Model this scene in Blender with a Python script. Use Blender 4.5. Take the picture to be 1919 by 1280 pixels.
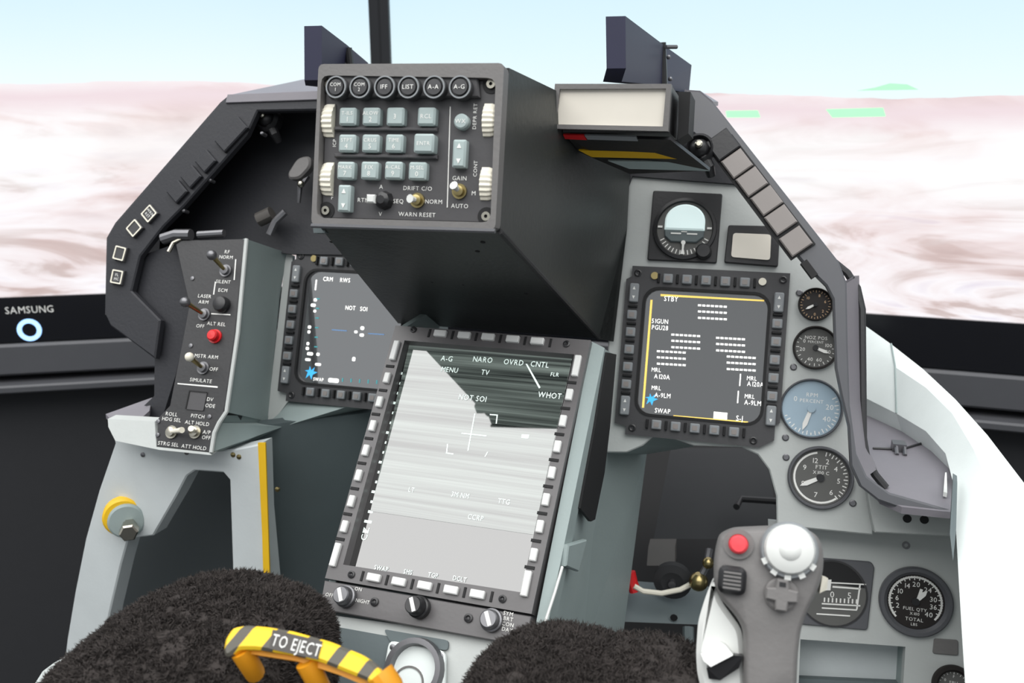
import bpy, math, random
from mathutils import Vector, Matrix
from mathutils.geometry import tessellate_polygon
random.seed(7)
SC = bpy.context.scene
COL = SC.collection
for o in list(bpy.data.objects): bpy.data.objects.remove(o)
R = math.radians

# ---------------------------------------------------------------- camera
Z0 = 1.0                                   # height of the instrument panel centre above the floor
YAW, PIT, F = R(15.35), R(15.445), 1600.0
CAM = Vector((0.21691, -0.79962, 0.2283 + Z0))
FW = Vector((-math.sin(YAW)*math.cos(PIT), math.cos(YAW)*math.cos(PIT), -math.sin(PIT)))
RT = Vector((math.cos(YAW), math.sin(YAW), 0))
UP = RT.cross(FW)
cd = bpy.data.cameras.new('camera'); cd.sensor_width = 36; cd.lens = 36*F/1919; cd.clip_start = .01
cam = bpy.data.objects.new('camera', cd); COL.objects.link(cam)
cam.matrix_world = Matrix(((RT.x, UP.x, -FW.x, CAM.x), (RT.y, UP.y, -FW.y, CAM.y), (RT.z, UP.z, -FW.z, CAM.z), (0, 0, 0, 1)))
SC.camera = cam
cd.dof.use_dof = True; cd.dof.focus_distance = .70; cd.dof.aperture_fstop = 9
# ---------------------------------------------------------------- light
w = bpy.data.worlds.new('hall_light'); SC.world = w; w.use_nodes = True
w.node_tree.nodes['Background'].inputs[0].default_value = (.93, .97, 1, 1)
w.node_tree.nodes['Background'].inputs[1].default_value = .62
def area(name, loc, target, size, power, col=(1, 1, 1)):
    l = bpy.data.lights.new(name, 'AREA'); l.shape = 'RECTANGLE'; l.size, l.size_y = size; l.energy = power; l.color = col
    o = bpy.data.objects.new(name, l); COL.objects.link(o); o.location = loc
    o.rotation_euler = (Vector(target)-Vector(loc)).to_track_quat('-Z', 'Y').to_euler(); return o
area('ceiling_light', (-.3, -1.5, 3.3), (-.3, -1.5, 0), (5.2, 3.4), 170, (1, .99, .97))
SC.view_settings.view_transform = 'Standard'; SC.view_settings.look = 'None'
SC.view_settings.gamma = 1; SC.view_settings.exposure = 0.12; SC.view_settings.use_curve_mapping = False

# ---------------------------------------------------------------- geometry helpers
def ray(px, py): return FW + RT*((px-959.5)/F) - UP*((py-640)/F)
def at(px, py, d): return CAM + ray(px, py)*d
def aty(px, py, y):
    r = ray(px, py); return CAM + r*((y-CAM.y)/r.y)
def atz(px, py, z):
    r = ray(px, py); return CAM + r*((z-CAM.z)/r.z)
class Plane:
    def __init__(s, o, u, v):
        s.o = Vector(o); s.u = Vector(u).normalized(); s.n = s.u.cross(Vector(v)).normalized(); s.v = s.n.cross(s.u)
    def hit(s, px, py, c=0):
        r = ray(px, py); return CAM + r*(((s.o+s.n*c-CAM).dot(s.n))/r.dot(s.n))
    def uv(s, px, py, c=0):
        d = s.hit(px, py, c)-s.o; return (d.dot(s.u), d.dot(s.v))
    def w(s, a, b, c=0): return s.o+s.u*a+s.v*b+s.n*c
    def pts(s, px, c=0): return [s.uv(x, y, c) for x, y in px]
    def sc(s, px, py, c=0):            # metres per pixel along u and v at a pixel
        a, b = s.uv(px, py, c); a1, _ = s.uv(px+1, py, c); _, b1 = s.uv(px, py-1, c); return a1-a, b1-b
    def mat(s, a, b, c=0, rot=0):
        cu, su = math.cos(rot), math.sin(rot); U = s.u*cu+s.v*su; V = s.v*cu-s.u*su; p = s.w(a, b, c)
        return Matrix(((U.x, V.x, s.n.x, p.x), (U.y, V.y, s.n.y, p.y), (U.z, V.z, s.n.z, p.z), (0, 0, 0, 1)))
def tilted(o, deg): t = R(deg); return Plane(o, (1, 0, 0), (0, math.sin(t), math.cos(t)))
LOC = Plane((0, 0, 0), (1, 0, 0), (0, 1, 0))            # identity frame for shared meshes
def rrect(w_, h_, r, n=4, cx=0, cy=0):
    out = []
    for sx, sy, a0 in ((1, 1, 0), (-1, 1, 90), (-1, -1, 180), (1, -1, 270)):
        for i in range(n+1):
            a = R(a0+90*i/n); out.append((cx+sx*(w_/2-r)+r*math.cos(a), cy+sy*(h_/2-r)+r*math.sin(a)))
    return out
def roundpoly(pts, r, n=3):
    out = []; N = len(pts)
    for i in range(N):
        p0, p, p1 = Vector(pts[i-1]), Vector(pts[i]), Vector(pts[(i+1) % N])
        d0, d1 = p0-p, p1-p; rr = min(r, d0.length*.45, d1.length*.45)
        a, b = p+d0.normalized()*rr, p+d1.normalized()*rr
        for k in range(n+1):
            t = k/n; q = a*(1-t)**2+p*2*t*(1-t)+b*t*t; out.append((q.x, q.y))
    return out
GL = {}
def glyph(ch):
    if ch not in GL:
        c = bpy.data.curves.new('g', 'FONT'); c.body = ch; c.size = 1; c.resolution_u = 2
        o = bpy.data.objects.new('g', c); COL.objects.link(o)
        me = bpy.data.meshes.new_from_object(o.evaluated_get(bpy.context.evaluated_depsgraph_get()))
        vs = [(v.co.x, v.co.y) for v in me.vertices]; fs = [tuple(p.vertices) for p in me.polygons]
        bpy.data.objects.remove(o); bpy.data.curves.remove(c); bpy.data.meshes.remove(me)
        GL[ch] = (vs, fs, max([v[0] for v in vs], default=.3)+.09)
    return GL[ch]
class MB:
    def __init__(s): s.v = []; s.f = []
    def add(s, vs, fs):
        k = len(s.v); s.v += [Vector(v) for v in vs]; s.f += [tuple(i+k for i in f) for f in fs]; return s
    def rings(s, rs, cap0=True, cap1=True, closed=True):
        n = len(rs[0]); vs = [p for r_ in rs for p in r_]; fs = []
        for k in range(len(rs)-1):
            for i in range(n if closed else n-1):
                j = (i+1) % n; fs.append((k*n+i, k*n+j, (k+1)*n+j, (k+1)*n+i))
        if cap0: fs.append(tuple(range(n-1, -1, -1)))
        if cap1: fs.append(tuple((len(rs)-1)*n+i for i in range(n)))
        return s.add(vs, fs)
    def prism(s, pl, pts, c0, c1, holes=None, ch=0):
        ar = sum(pts[i-1][0]*pts[i][1]-pts[i][0]*pts[i-1][1] for i in range(len(pts)))
        if ar < 0: pts = pts[::-1]
        if not holes:
            rs = [[pl.w(a, b, c0) for a, b in pts]]
            if ch:
                rs.append([pl.w(a, b, c1-ch) for a, b in pts])
                N = len(pts); ins = []
                for i in range(N):
                    p0, p, p1 = Vector(pts[i-1]), Vector(pts[i]), Vector(pts[(i+1) % N])
                    e0 = (p-p0).normalized(); e1 = (p1-p).normalized()
                    m = Vector((-e0.y-e1.y, e0.x+e1.x)); L = m.length or 1; m /= L
                    q = p+m*ch/max(.4, L/2); ins.append((q.x, q.y))
                rs.append([pl.w(a, b, c1) for a, b in ins])
            else: rs.append([pl.w(a, b, c1) for a, b in pts])
            return s.rings(rs)
        loops = [pts]+holes; flat = [p for l in loops for p in l]
        tri = tessellate_polygon([[Vector((p[0], p[1], 0)) for p in l] for l in loops])
        n = len(flat); vs = [pl.w(a, b, c0) for a, b in flat]+[pl.w(a, b, c1) for a, b in flat]; fs = []
        for t in tri:
            a, b, c = [Vector(flat[i]) for i in t]
            if (b-a).cross(c-a) < 0: t = (t[0], t[2], t[1])
            fs.append(tuple(i+n for i in t)); fs.append((t[2], t[1], t[0]))
        k = 0
        for li, l in enumerate(loops):
            m = len(l); A = sum(l[i-1][0]*l[i][1]-l[i][0]*l[i-1][1] for i in range(m))
            for i in range(m):
                j = (i+1) % m; q = (k+i, k+j, n+k+j, n+k+i)
                fs.append(q if (A > 0) == (li == 0) else q[::-1])
            k += m
        return s.add(vs, fs)
    def box(s, pl, a, b, w_, h_, c0, c1, ch=0, rot=0):
        p = [(-w_/2, -h_/2), (w_/2, -h_/2), (w_/2, h_/2), (-w_/2, h_/2)]; cr, sr = math.cos(rot), math.sin(rot)
        return s.prism(pl, [(a+x*cr-y*sr, b+x*sr+y*cr) for x, y in p], c0, c1, ch=ch)
    def lathe(s, pl, a, b, prof, n=24, cap0=True, cap1=True):
        return s.rings([[pl.w(a+r_*math.cos(2*math.pi*i/n), b+r_*math.sin(2*math.pi*i/n), c) for i in range(n)] for r_, c in prof], cap0, cap1)
    def cyl(s, pl, a, b, r, c0, c1, n=24, r1=None): return s.lathe(pl, a, b, [(r, c0), (r if r1 is None else r1, c1)], n)
    def ring(s, pl, a, b, r0, r1, c0, c1, n=32):
        return s.lathe(pl, a, b, [(r0, c0), (r0, c1), (r1, c1), (r1, c0), (r0, c0)], n, False, False)
    def tube(s, P, r, n=8, r1=None):
        P = [Vector(p) for p in P]; rs = []; r1 = r if r1 is None else r1; ref = None
        for i, p in enumerate(P):
            t = (P[min(i+1, len(P)-1)]-P[max(i-1, 0)]).normalized()
            if ref is None: ref = t.orthogonal().normalized()
            ref = (ref-t*ref.dot(t)).normalized(); b = t.cross(ref); k = r+(r1-r)*i/max(1, len(P)-1)
            rs.append([p+ref*k*math.cos(2*math.pi*j/n)+b*k*math.sin(2*math.pi*j/n) for j in range(n)])
        return s.rings(rs)
    def slab(s, P, off):                                 # closed plate: outline in space + offset vector
        P = [Vector(p) for p in P]; off = Vector(off); return s.rings([P, [p+off for p in P]])
    def sphere(s, c, r, n=14, m=8, sc=(1, 1, 1)):
        c = Vector(c); rs = []
        for k in range(1, m):
            th = math.pi*k/m; rs.append([c+Vector((r*sc[0]*math.sin(th)*math.cos(2*math.pi*i/n), r*sc[1]*math.sin(th)*math.sin(2*math.pi*i/n), -r*sc[2]*math.cos(th))) for i in range(n)])
        return s.rings(rs)
    def text(s, pl, a, b, c, t, size, al='C', rot=0, sx=1):
        W = sum(glyph(ch)[2] if ch != ' ' else .32 for ch in t)*size*sx
        x = {'C': -W/2, 'L': 0, 'R': -W}[al]; cr, sr = math.cos(rot), math.sin(rot)
        for ch in t:
            if ch == ' ': x += .32*size*sx; continue
            vs, fs, adv = glyph(ch); out = []
            for gx, gy in vs:
                X, Y = x+gx*size*sx, gy*size-size*.35; out.append(pl.w(a+X*cr-Y*sr, b+X*sr+Y*cr, c))
            s.add(out, fs); x += adv*size*sx
        return s
    def mesh(s, name, smooth=30):
        me = bpy.data.meshes.new(name); me.from_pydata([tuple(v) for v in s.v], [], s.f); me.update()
        if smooth:
            me.polygons.foreach_set('use_smooth', [True]*len(me.polygons)); me.set_sharp_from_angle(angle=R(smooth))
        return me
WM = {}
def link(name, me, mat, parent=None, M=None, label=None, smooth=30):
    if isinstance(me, MB): me = me.mesh(name, smooth)
    if mat is not None and len(me.materials) == 0: me.materials.append(mat)
    o = bpy.data.objects.new(name, me); COL.objects.link(o); M = M or Matrix.Identity(4)
    if parent:
        o.parent = parent; o.matrix_parent_inverse = WM[parent.as_pointer()].inverted()
    o.matrix_basis = M; WM[o.as_pointer()] = M
    if label: o['label'] = label
    return o
part = link
def tag(o, label, cat, group=None):
    o['label'] = label; o['category'] = cat
    if group: o['group'] = group
    return o
def thing(name, label, cat, loc, group=None):
    o = bpy.data.objects.new(name, None); COL.objects.link(o); o.empty_display_size = .02
    o.location = loc; WM[o.as_pointer()] = Matrix.Translation(Vector(loc)); return tag(o, label, cat, group)
def struct(name, mb, mat, label=None):
    o = link(name, mb, mat); o['kind'] = 'structure'
    if label: o['label'] = label
    return o

# ---------------------------------------------------------------- materials
def lin(h):
    c = [int(h[i:i+2], 16)/255 for i in (1, 3, 5)]; return tuple((x/12.92 if x <= .04045 else ((x+.055)/1.055)**2.4) for x in c)
def mat(name, col, rough=.5, metal=0, var=.06, scale=40, bump=0, bscale=300, emit=0, coat=0, spec=.5, ior=1.5):
    m = bpy.data.materials.new(name); m.use_nodes = True; nt = m.node_tree; N, L = nt.nodes, nt.links; b = N['Principled BSDF']
    c = lin(col); b.inputs['Roughness'].default_value = rough; b.inputs['Metallic'].default_value = metal
    b.inputs['Specular IOR Level'].default_value = spec; b.inputs['IOR'].default_value = ior
    if coat: b.inputs['Coat Weight'].default_value = coat; b.inputs['Coat Roughness'].default_value = .03
    tc = N.new('ShaderNodeTexCoord'); nz = N.new('ShaderNodeTexNoise'); nz.inputs['Scale'].default_value = scale; nz.inputs['Detail'].default_value = 4
    L.new(tc.outputs['Object'], nz.inputs['Vector']); mr = N.new('ShaderNodeMix'); mr.data_type = 'RGBA'
    mr.inputs['A'].default_value = (*[x*(1-var) for x in c], 1); mr.inputs['B'].default_value = (*[min(1, x*(1+var)) for x in c], 1)
    L.new(nz.outputs['Fac'], mr.inputs['Factor']); L.new(mr.outputs['Result'], b.inputs['Base Color'])
    if bump:
        n2 = N.new('ShaderNodeTexNoise'); n2.inputs['Scale'].default_value = bscale; L.new(tc.outputs['Object'], n2.inputs['Vector'])
        bp = N.new('ShaderNodeBump'); bp.inputs['Strength'].default_value = bump; bp.inputs['Distance'].default_value = .001
        L.new(n2.outputs['Fac'], bp.inputs['Height']); L.new(bp.outputs['Normal'], b.inputs['Normal'])
    if emit: b.inputs['Emission Color'].default_value = (*c, 1); b.inputs['Emission Strength'].default_value = emit
    return m
M = dict(
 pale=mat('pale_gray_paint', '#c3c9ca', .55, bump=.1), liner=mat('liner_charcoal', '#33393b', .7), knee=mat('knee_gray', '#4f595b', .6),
 gray=mat('cockpit_gray_paint', '#93a09f', .55, bump=.12), gray2=mat('panel_gray_paint', '#b6bab8', .55, bump=.12), white=mat('sill_white_paint', '#dfe6e4', .6, bump=.08),
 dgray=mat('dark_gray_paint', '#5b6567', .6, bump=.1), plate=mat('lilac_gray_plastic', '#77747a', .5, bump=.1),
 black=mat('black_plastic', '#2b2b2d', .5, bump=.15), hood=mat('hood_black', '#25262b', .6, bump=.2), tunnel=mat('tunnel_black', '#343736', .42, bump=.25, bscale=200),
 face=mat('faceplate_black', '#454446', .5, bump=.1), bezel=mat('bezel_charcoal', '#3c3c3e', .5, bump=.1), cbez=mat('display_bezel_gray', '#5a5859', .35, bump=.08),
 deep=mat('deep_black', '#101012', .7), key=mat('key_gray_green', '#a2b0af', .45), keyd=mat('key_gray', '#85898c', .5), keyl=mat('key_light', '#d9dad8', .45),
 ivory=mat('ivory_plastic', '#e4dfcf', .45), knob=mat('knob_dark', '#232325', .35), metal=mat('bare_metal', '#b9b5a8', .25, 1), brass=mat('brass', '#9b8d63', .3, 1), steel=mat('dull_steel', '#77777a', .4, .8),
 red=mat('red_plastic', '#cc1f24', .35), redp=mat('pale_red_plastic', '#e2474f', .4), yellow=mat('yellow_paint', '#e6b71c', .5), orange=mat('orange_rubber', '#dd9418', .5), stripe=mat('stripe_gray', '#4a4744', .6),
 lamp=mat('caution_lamp_lens', '#86807d', .35), wscr=mat('blank_white_screen', '#e3ddd1', .5), grip=mat('grip_gray', '#6f6d6c', .55, bump=.2), gripw=mat('grip_white', '#d6d8d5', .45),
 print=mat('white_print', '#e8e8e4', .6), printd=mat('black_print', '#303234', .6), gbez=mat('gauge_bezel', '#55565a', .4), gface=mat('gauge_face_gray', '#5a5a58', .6), gblk=mat('gauge_face_black', '#1c1614', .6), grefl=mat('gauge_face_pale_blue', '#9fb4c2', .3),
 wall=mat('dark_curtain', '#2a2b2e', .9), floor=mat('dark_carpet', '#26272a', .95, bump=.3, bscale=120), tvb=mat('television_gloss_black', '#15161a', .15), tvg=mat('television_gray', '#4a4b4f', .5),
 rubber=mat('rubber', '#2d2e30', .8), purple=mat('bracket_indigo', '#33344a', .5),
 twhite=mat('lit_white', '#f4f4f0', .5, emit=1.2), tyel=mat('lit_yellow', '#e0c060', .5, emit=.9), tblue=mat('lit_blue', '#3aa0d8', .5, emit=.9), tpale=mat('lit_pale_green', '#d2e2dc', .5, emit=.75), tcyan=mat('lit_cyan', '#3f8f95', .5, emit=.5), led=mat('lit_ring', '#9cc8ff', .4, emit=1.2),
)
def glass_screen(name, col, spec=1.0, ior=1.9, emit=0.0, ecol=None, rough=.04):
    m = mat(name, col, rough, var=.0, spec=spec, ior=ior)
    if emit: b = m.node_tree.nodes['Principled BSDF']; b.inputs['Emission Color'].default_value = (*lin(ecol or col), 1); b.inputs['Emission Strength'].default_value = emit
    return m
M['scrR'] = glass_screen('screen_right', '#232425', emit=.5, ecol='#3a3b3c')
M['scrL'] = glass_screen('screen_left', '#232425', emit=.5, ecol='#4a4b4d', ior=2.2)  # brighter emission on the left adds to its gray reflection

# ================================================================ SETTING
PP = tilted((0, 0, Z0), 19.83)              # main instrument panel
struct('floor', MB().slab([(-6, -6, 0), (6, -6, 0), (6, 4, 0), (-6, 4, 0)], (0, 0, -.05)), M['floor'], 'dark carpeted floor of the hall')
struct('wall_back', MB().slab([(-6, 3, 0), (6, 3, 0), (6, 3, 3.6), (-6, 3, 3.6)], (0, .05, 0)), M['wall'], 'dark curtain wall behind the televisions')

def screen_mat(name, hor, width, seed, sky):
    """picture shown by a television: pale sky over desert, local x along the width, y up from the bottom edge"""
    m = bpy.data.materials.new(name); m.use_nodes = True; nt = m.node_tree; N, L = nt.nodes, nt.links; b = N['Principled BSDF']
    tc = N.new('ShaderNodeTexCoord'); sp = N.new('ShaderNodeSeparateXYZ'); L.new(tc.outputs['Object'], sp.inputs[0])
    def math_(op, a, b_=None, clamp=False):
        n = N.new('ShaderNodeMath'); n.operation = op; n.use_clamp = clamp
        for i, x in enumerate((a, b_)):
            if x is None: continue
            if isinstance(x, (int, float)): n.inputs[i].default_value = x
            else: L.new(x, n.inputs[i])
        return n.outputs[0]
    def noise(sx, sy, scale, dist, off):
        mp = N.new('ShaderNodeMapping'); mp.inputs['Scale'].default_value = (sx, sy, 1); mp.inputs['Location'].default_value = (off, off*.7, 0)
        L.new(tc.outputs['Object'], mp.inputs['Vector']); n = N.new('ShaderNodeTexNoise'); n.inputs['Scale'].default_value = scale; n.inputs['Detail'].default_value = 5; n.inputs['Distortion'].default_value = dist
        L.new(mp.outputs[0], n.inputs['Vector']); return n.outputs['Fac']
    def ramp(x, stops):
        n = N.new('ShaderNodeValToRGB'); L.new(x, n.inputs[0]); e = n.color_ramp.elements
        while len(e) < len(stops): e.new(.5)
        for k, (p, c) in zip(e, stops): k.position = p; k.color = (*lin(c), 1)
        return n.outputs[0]
    def mix(f, a, c):
        n = N.new('ShaderNodeMix'); n.data_type = 'RGBA'; L.new(f, n.inputs['Factor'])
        for k, x in (('A', a), ('B', c)):
            if isinstance(x, str): n.inputs[k].default_value = (*lin(x), 1)
            else: L.new(x, n.inputs[k])
        return n.outputs['Result']
    y = sp.outputs['Y']; hl = math_('ADD', math_('MULTIPLY', noise(1, 0, 3, 0, seed), .05), hor-.025); dy = math_('SUBTRACT', y, hl)
    skyc = ramp(math_('MULTIPLY', dy, 3.2, True), sky)
    far = math_('SUBTRACT', 1, math_('MULTIPLY', dy, -2.6, True))
    t1 = ramp(noise(1, 4.5, 2.4, 1.2, seed+3), [(0, '#a98c86'), (.3, '#cdb0ae'), (.42, '#ecd6d4'), (.5, '#fbf3f4'), (.62, '#ffffff'), (.78, '#e9e4f4'), (1, '#f0e0c8')])
    t2 = ramp(noise(1.2, 5.5, 2.6, 2.6, seed+9), [(0, '#8f7a78'), (.36, '#c9b4b0'), (.46, '#f2e8ea'), (.6, '#fdfbff'), (.75, '#dfd9ea'), (1, '#e8c8a0')])
    ter = mix(math_('MULTIPLY', far, .9, True), t2, t1)
    ter = mix(math_('SUBTRACT', 1, math_('MULTIPLY', math_('ABSOLUTE', math_('ADD', dy, .02)), 30, True), True), ter, '#efdde2')
    ter = mix(math_('MULTIPLY', math_('SUBTRACT', 1, math_('MULTIPLY', math_('ABSOLUTE', math_('ADD', dy, .10)), 16, True), True), .7), ter, '#ffffff')
    pic = mix(math_('GREATER_THAN', dy, 0), ter, skyc)
    b.inputs['Base Color'].default_value = (.01, .01, .01, 1); b.inputs['Roughness'].default_value = .3; L.new(pic, b.inputs['Emission Color']); b.inputs['Emission Strength'].default_value = .93
    return m
def television(label, P0, dr, width, height, mat_s, mirror, bz=.075, side=.0145):
    """P0: screen corner at the seam bottom, dr: direction along the width away from the seam"""
    dr = Vector(dr).normalized(); o = P0 if not mirror else P0+dr*width; u = dr if not mirror else -dr
    pl = Plane(o, u, (0, 0, 1)); t = thing('television', label, 'television', pl.w(width/2, -bz, -.03))
    part('housing', MB().box(pl, width/2, height/2-bz/2, width+2*side, height+bz+side, -.07, -.006, ch=.004), M['tvb'], t)
    fr = [(-side, -bz), (width+side, -bz), (width+side, height+side), (-side, height+side)]
    part('frame', MB().prism(pl, fr, -.006, .004, [[(0, 0), (width, 0), (width, height), (0, height)]]), M['tvb'], t, label='glossy black frame')
    part('screen', MB().box(LOC, width/2, height/2, width, height, -.004, 0), mat_s, t, pl.mat(0, 0, -.002), label='lit screen showing pale sky over desert')
    part('lower_rail', MB().prism(pl, [(-side, -bz-.055), (width+side, -bz-.055), (width+side, -bz-.002), (-side, -bz-.002)], -.06, .012, ch=.004), M['tvg'], t, label='gray rail below the frame')
    return t, pl
D = 1.5; LEN = 1.125
seamL, seamR = at(712, 530, D), at(748, 530, D)
a1, a2 = R(63.4), R(88)
skyL = [(0, '#eefcff'), (.25, '#dff5ff'), (.7, '#c6e6fd'), (1, '#b4d8fa')]
skyR = [(0, '#ecfcff'), (.25, '#dff6fd'), (.7, '#cbe9fb'), (1, '#bfe0f8')]
tvL, plL = television('large flat television with a blue power ring, angled beside the left hood', seamL, (-math.sin(a1), -math.cos(a1), 0), LEN, .64, screen_mat('desert_picture', .336, LEN, 2.0, skyL), True)
tvR, plR = television('large flat television with a green hill on its horizon, behind the white sill', seamR, (math.sin(a2), -math.cos(a2), 0), 1.35, .76, screen_mat('desert_picture_wide', .313, 1.35, 7.3, skyR), False)
a, b = plL.uv(57, 579); part('lettering', MB().text(plL, a, b, .0045, 'SAMSUNG', .0165, sx=.92), M['print'], tvL)
a, b = plL.uv(57, 617); part('power_ring', MB().ring(plL, a, b, .0115, .0185, .004, .006), M['led'], tvL, label='glowing blue power ring')
gm = mat('lit_green', '#8fe0a0', .5, emit=.85)
for nm, pts in (('hill_picture', [(1605, 170), (1722, 168), (1700, 158), (1668, 156), (1640, 164)]), ('field_picture', [(1548, 205), (1655, 202), (1660, 218), (1560, 220)]), ('field_picture', [(1360, 208), (1420, 207), (1425, 220), (1362, 220)])):
    part(nm, MB().prism(plR, plR.pts(pts), -.0019, -.0012), gm, tvR, label='green patch shown on the screen')
# low cabinet and shelf that carry the televisions
for pl, L_, lab, s0, s1 in ((plL, LEN, 'dark cabinet under the television with the blue ring', -.15, -.004), (plR, 1.35, 'dark cabinet under the television with the green hill', .004, .15)):
    t = thing('media_cabinet', lab, 'cabinet', pl.w(L_/2, -1.2, -.2)); x0, x1 = min(s0, 0)+max(s0, 0), L_+s1; zb = pl.o.z
    part('body', MB().box(pl, (x0+x1)/2, (-.16-zb)/2, x1-x0, zb-.16, -.3, -.02), M['wall'], t)
    part('cabinet_top', MB().box(pl, (x0+x1)/2, -.149, x1-x0, .014, -.3, .03, ch=.003), M['tvg'], t)
    part('gap_panel', MB().box(pl, (x0+x1)/2, -.137, x1-x0-.02, .010, -.28, -.03), M['deep'], t)

# ================================================================ COCKPIT SHELL
RIM = Plane(PP.w(0, 0, .06), PP.u, PP.v)                     # aft rim of the hood, 6 cm in front of the panel
# ---- left bulkhead frame with its trapezoid opening
LF = tilted((0, -.10, Z0), 4)
out = LF.pts([(212, 815), (290, 832), (395, 845), (440, 842), (488, 832), (492, 960), (505, 1100), (515, 1330), (437, 1330), (436, 1080), (430, 900), (418, 886), (365, 882), (350, 892), (330, 930), (287, 1004), (240, 1010), (226, 1060), (205, 1150), (180, 1330), (110, 1330), (125, 1200), (140, 1110), (160, 1010), (185, 920), (215, 832)])
t = thing('bulkhead_frame', 'light gray bulkhead frame with a trapezoid opening below the switch panel', 'frame', LF.w(-.35, -.35))
part('plate', MB().prism(LF, out, -.022, 0, ch=.0015), M['pale'], t)
ey = LF.pts([(488, 826), (497, 826), (506, 1330), (496, 1330)])
part('edge_stripe', MB().prism(LF, LF.pts([(485, 829), (499, 829), (507, 1080), (514, 1330), (502, 1330), (493, 1000)]), 0, .0018), M['yellow'], t, label='yellow stripe down the edge')
BX = Plane(LF.hit(244, 972), (.80, .58, 0), (0, .1, 1))
part('washer', MB().lathe(BX, -.006, .004, [(.0205, -.006), (.0205, .004), (.0185, .006), (.0160, .006)], 28), M['yellow'], t, label='round yellow collar')
part('collar_face', MB().lathe(BX, -.003, .001, [(.0185, -.004), (.0185, .009), (.0165, .0105)], 28), M['gray'], t)
part('bolt', MB().lathe(BX, 0, -.003, [(.0072, .010), (.0072, .020), (.0095, .020), (.0095, .033), (.0078, .035)], 6), M['metal'], t, label='hexagon bolt head')
for px, py in ((268, 852), (437, 852), (448, 856), (350, 848), (520, 917)):
    part('rivet', MB().lathe(LF, *LF.uv(px, py), [(.0026, -.001), (.0026, .0008), (.0015, .0014)], 12), M['brass'] if px > 400 else M['steel'], t)
# ---- dark inner knee wall, left footwell
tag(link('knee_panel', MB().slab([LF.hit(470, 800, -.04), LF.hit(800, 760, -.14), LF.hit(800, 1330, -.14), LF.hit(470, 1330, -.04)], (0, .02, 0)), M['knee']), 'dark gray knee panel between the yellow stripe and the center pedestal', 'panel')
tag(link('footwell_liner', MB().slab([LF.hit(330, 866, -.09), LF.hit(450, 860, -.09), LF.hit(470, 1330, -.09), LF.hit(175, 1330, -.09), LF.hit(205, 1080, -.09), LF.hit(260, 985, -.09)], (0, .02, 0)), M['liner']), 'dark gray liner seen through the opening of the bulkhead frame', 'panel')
# ---- bottom left canopy hinge ends
tag(link('sill_fitting', MB().slab([at(60, 1290, .80), at(80, 1258, .80), at(100, 1243, .8), at(112, 1241, .8), at(135, 1235, .8), at(150, 1250, .8), at(140, 1300, .8)], (0, .05, -.01)), M['white']), 'white notched sill fitting beside the left fur cushion', 'fitting')

# ---- right white sill
OUT = [(1600, 598, .97), (1625, 613, .94), (1670, 645, .90), (1730, 692, .86), (1790, 748, .81), (1850, 815, .76), (1919, 905, .70), (1985, 1010, .64), (2050, 1150, .58), (2090, 1330, .52)]
INN = [(1570, 735, .93), (1620, 745, .90), (1680, 775, .86), (1735, 808, .81), (1772, 850, .77), (1790, 920, .72), (1792, 1000, .675), (1797, 1090, .63), (1803, 1190, .58), (1812, 1330, .53)]
def sill(k0, k1, name, label):
    t = MB(); o_ = [at(*p) for p in OUT[k0:k1]]; i_ = [at(*p) for p in INN[k0:k1]]
    md = [(p+q)/2+Vector((0, 0, .012)) for p, q in zip(o_, i_)]
    rs = [[i+Vector((.05, 0, -.14)), i, m, o, o+Vector((.03, .02, -.16))] for i, m, o in zip(i_, md, o_)]
    t.rings(rs, cap0=True, cap1=True, closed=True); return t
ts = thing('canopy_sill', 'wide curved white canopy sill along the right side', 'sill', at(1850, 1100, .62)-Vector((0, 0, .15)))
part('front_section', sill(0, 3, '', ''), M['white'], ts); part('rail', sill(2, 10, '', ''), M['white'], ts, label='long white curved rail')
so_, si_ = at(*OUT[2]), at(*INN[2]); part('joint_seam', MB().tube([so_+Vector((0, 0, .0004)), (so_+si_)/2+Vector((0, 0, .0124)), si_+Vector((0, 0, .0004))], .0011, 6), M['gray'], ts)
tag(link('sill_fin', MB().slab([at(1786, 900, .70), at(1794, 905, .695), at(1792, 990, .66), at(1786, 1052, .635), at(1780, 1000, .655)], (.004, .02, -.002)), M['dgray']), 'small dark gray fin beside the canopy sill', 'fin')

# ---- right knee panel (main) : carries MFD, attitude indicator, gauges
out = PP.pts([(1165, 325), (1300, 290), (1350, 320), (1470, 440), (1580, 540), (1600, 700), (1606, 860), (1660, 930), (1640, 960), (1636, 1003), (1456, 985), (1455, 930), (1441, 880), (1420, 852), (1390, 838), (1300, 835), (1232, 812), (1205, 835), (1175, 848), (1137, 848), (1130, 790), (1140, 640), (1155, 420)], -.008)
t = thing('instrument_panel', 'light gray instrument panel around the square display and the round gauges', 'panel', PP.w(.25, -.15, -.02))
part('plate', MB().prism(PP, out, -.016, -.008, ch=.0012), M['gray2'], t)
for px, py in ((1472, 820), (1473, 857), (1598, 943), (1487, 688), (1498, 549)):
    part('screw', MB().lathe(PP, *PP.uv(px, py, -.008), [(.0032, -.009), (.0032, -.0072), (.0022, -.0066)], 12), M['steel'], t)
part('arch_lip', MB().slab([PP.hit(1137, 846, -.009), PP.hit(1176, 847, -.009), PP.hit(1206, 834, -.009), PP.hit(1235, 812, -.009), PP.hit(1300, 836, -.06), PP.hit(1215, 850, -.06), PP.hit(1142, 856, -.05)], (0, .004, -.002)), M['gray'], t)
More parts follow.
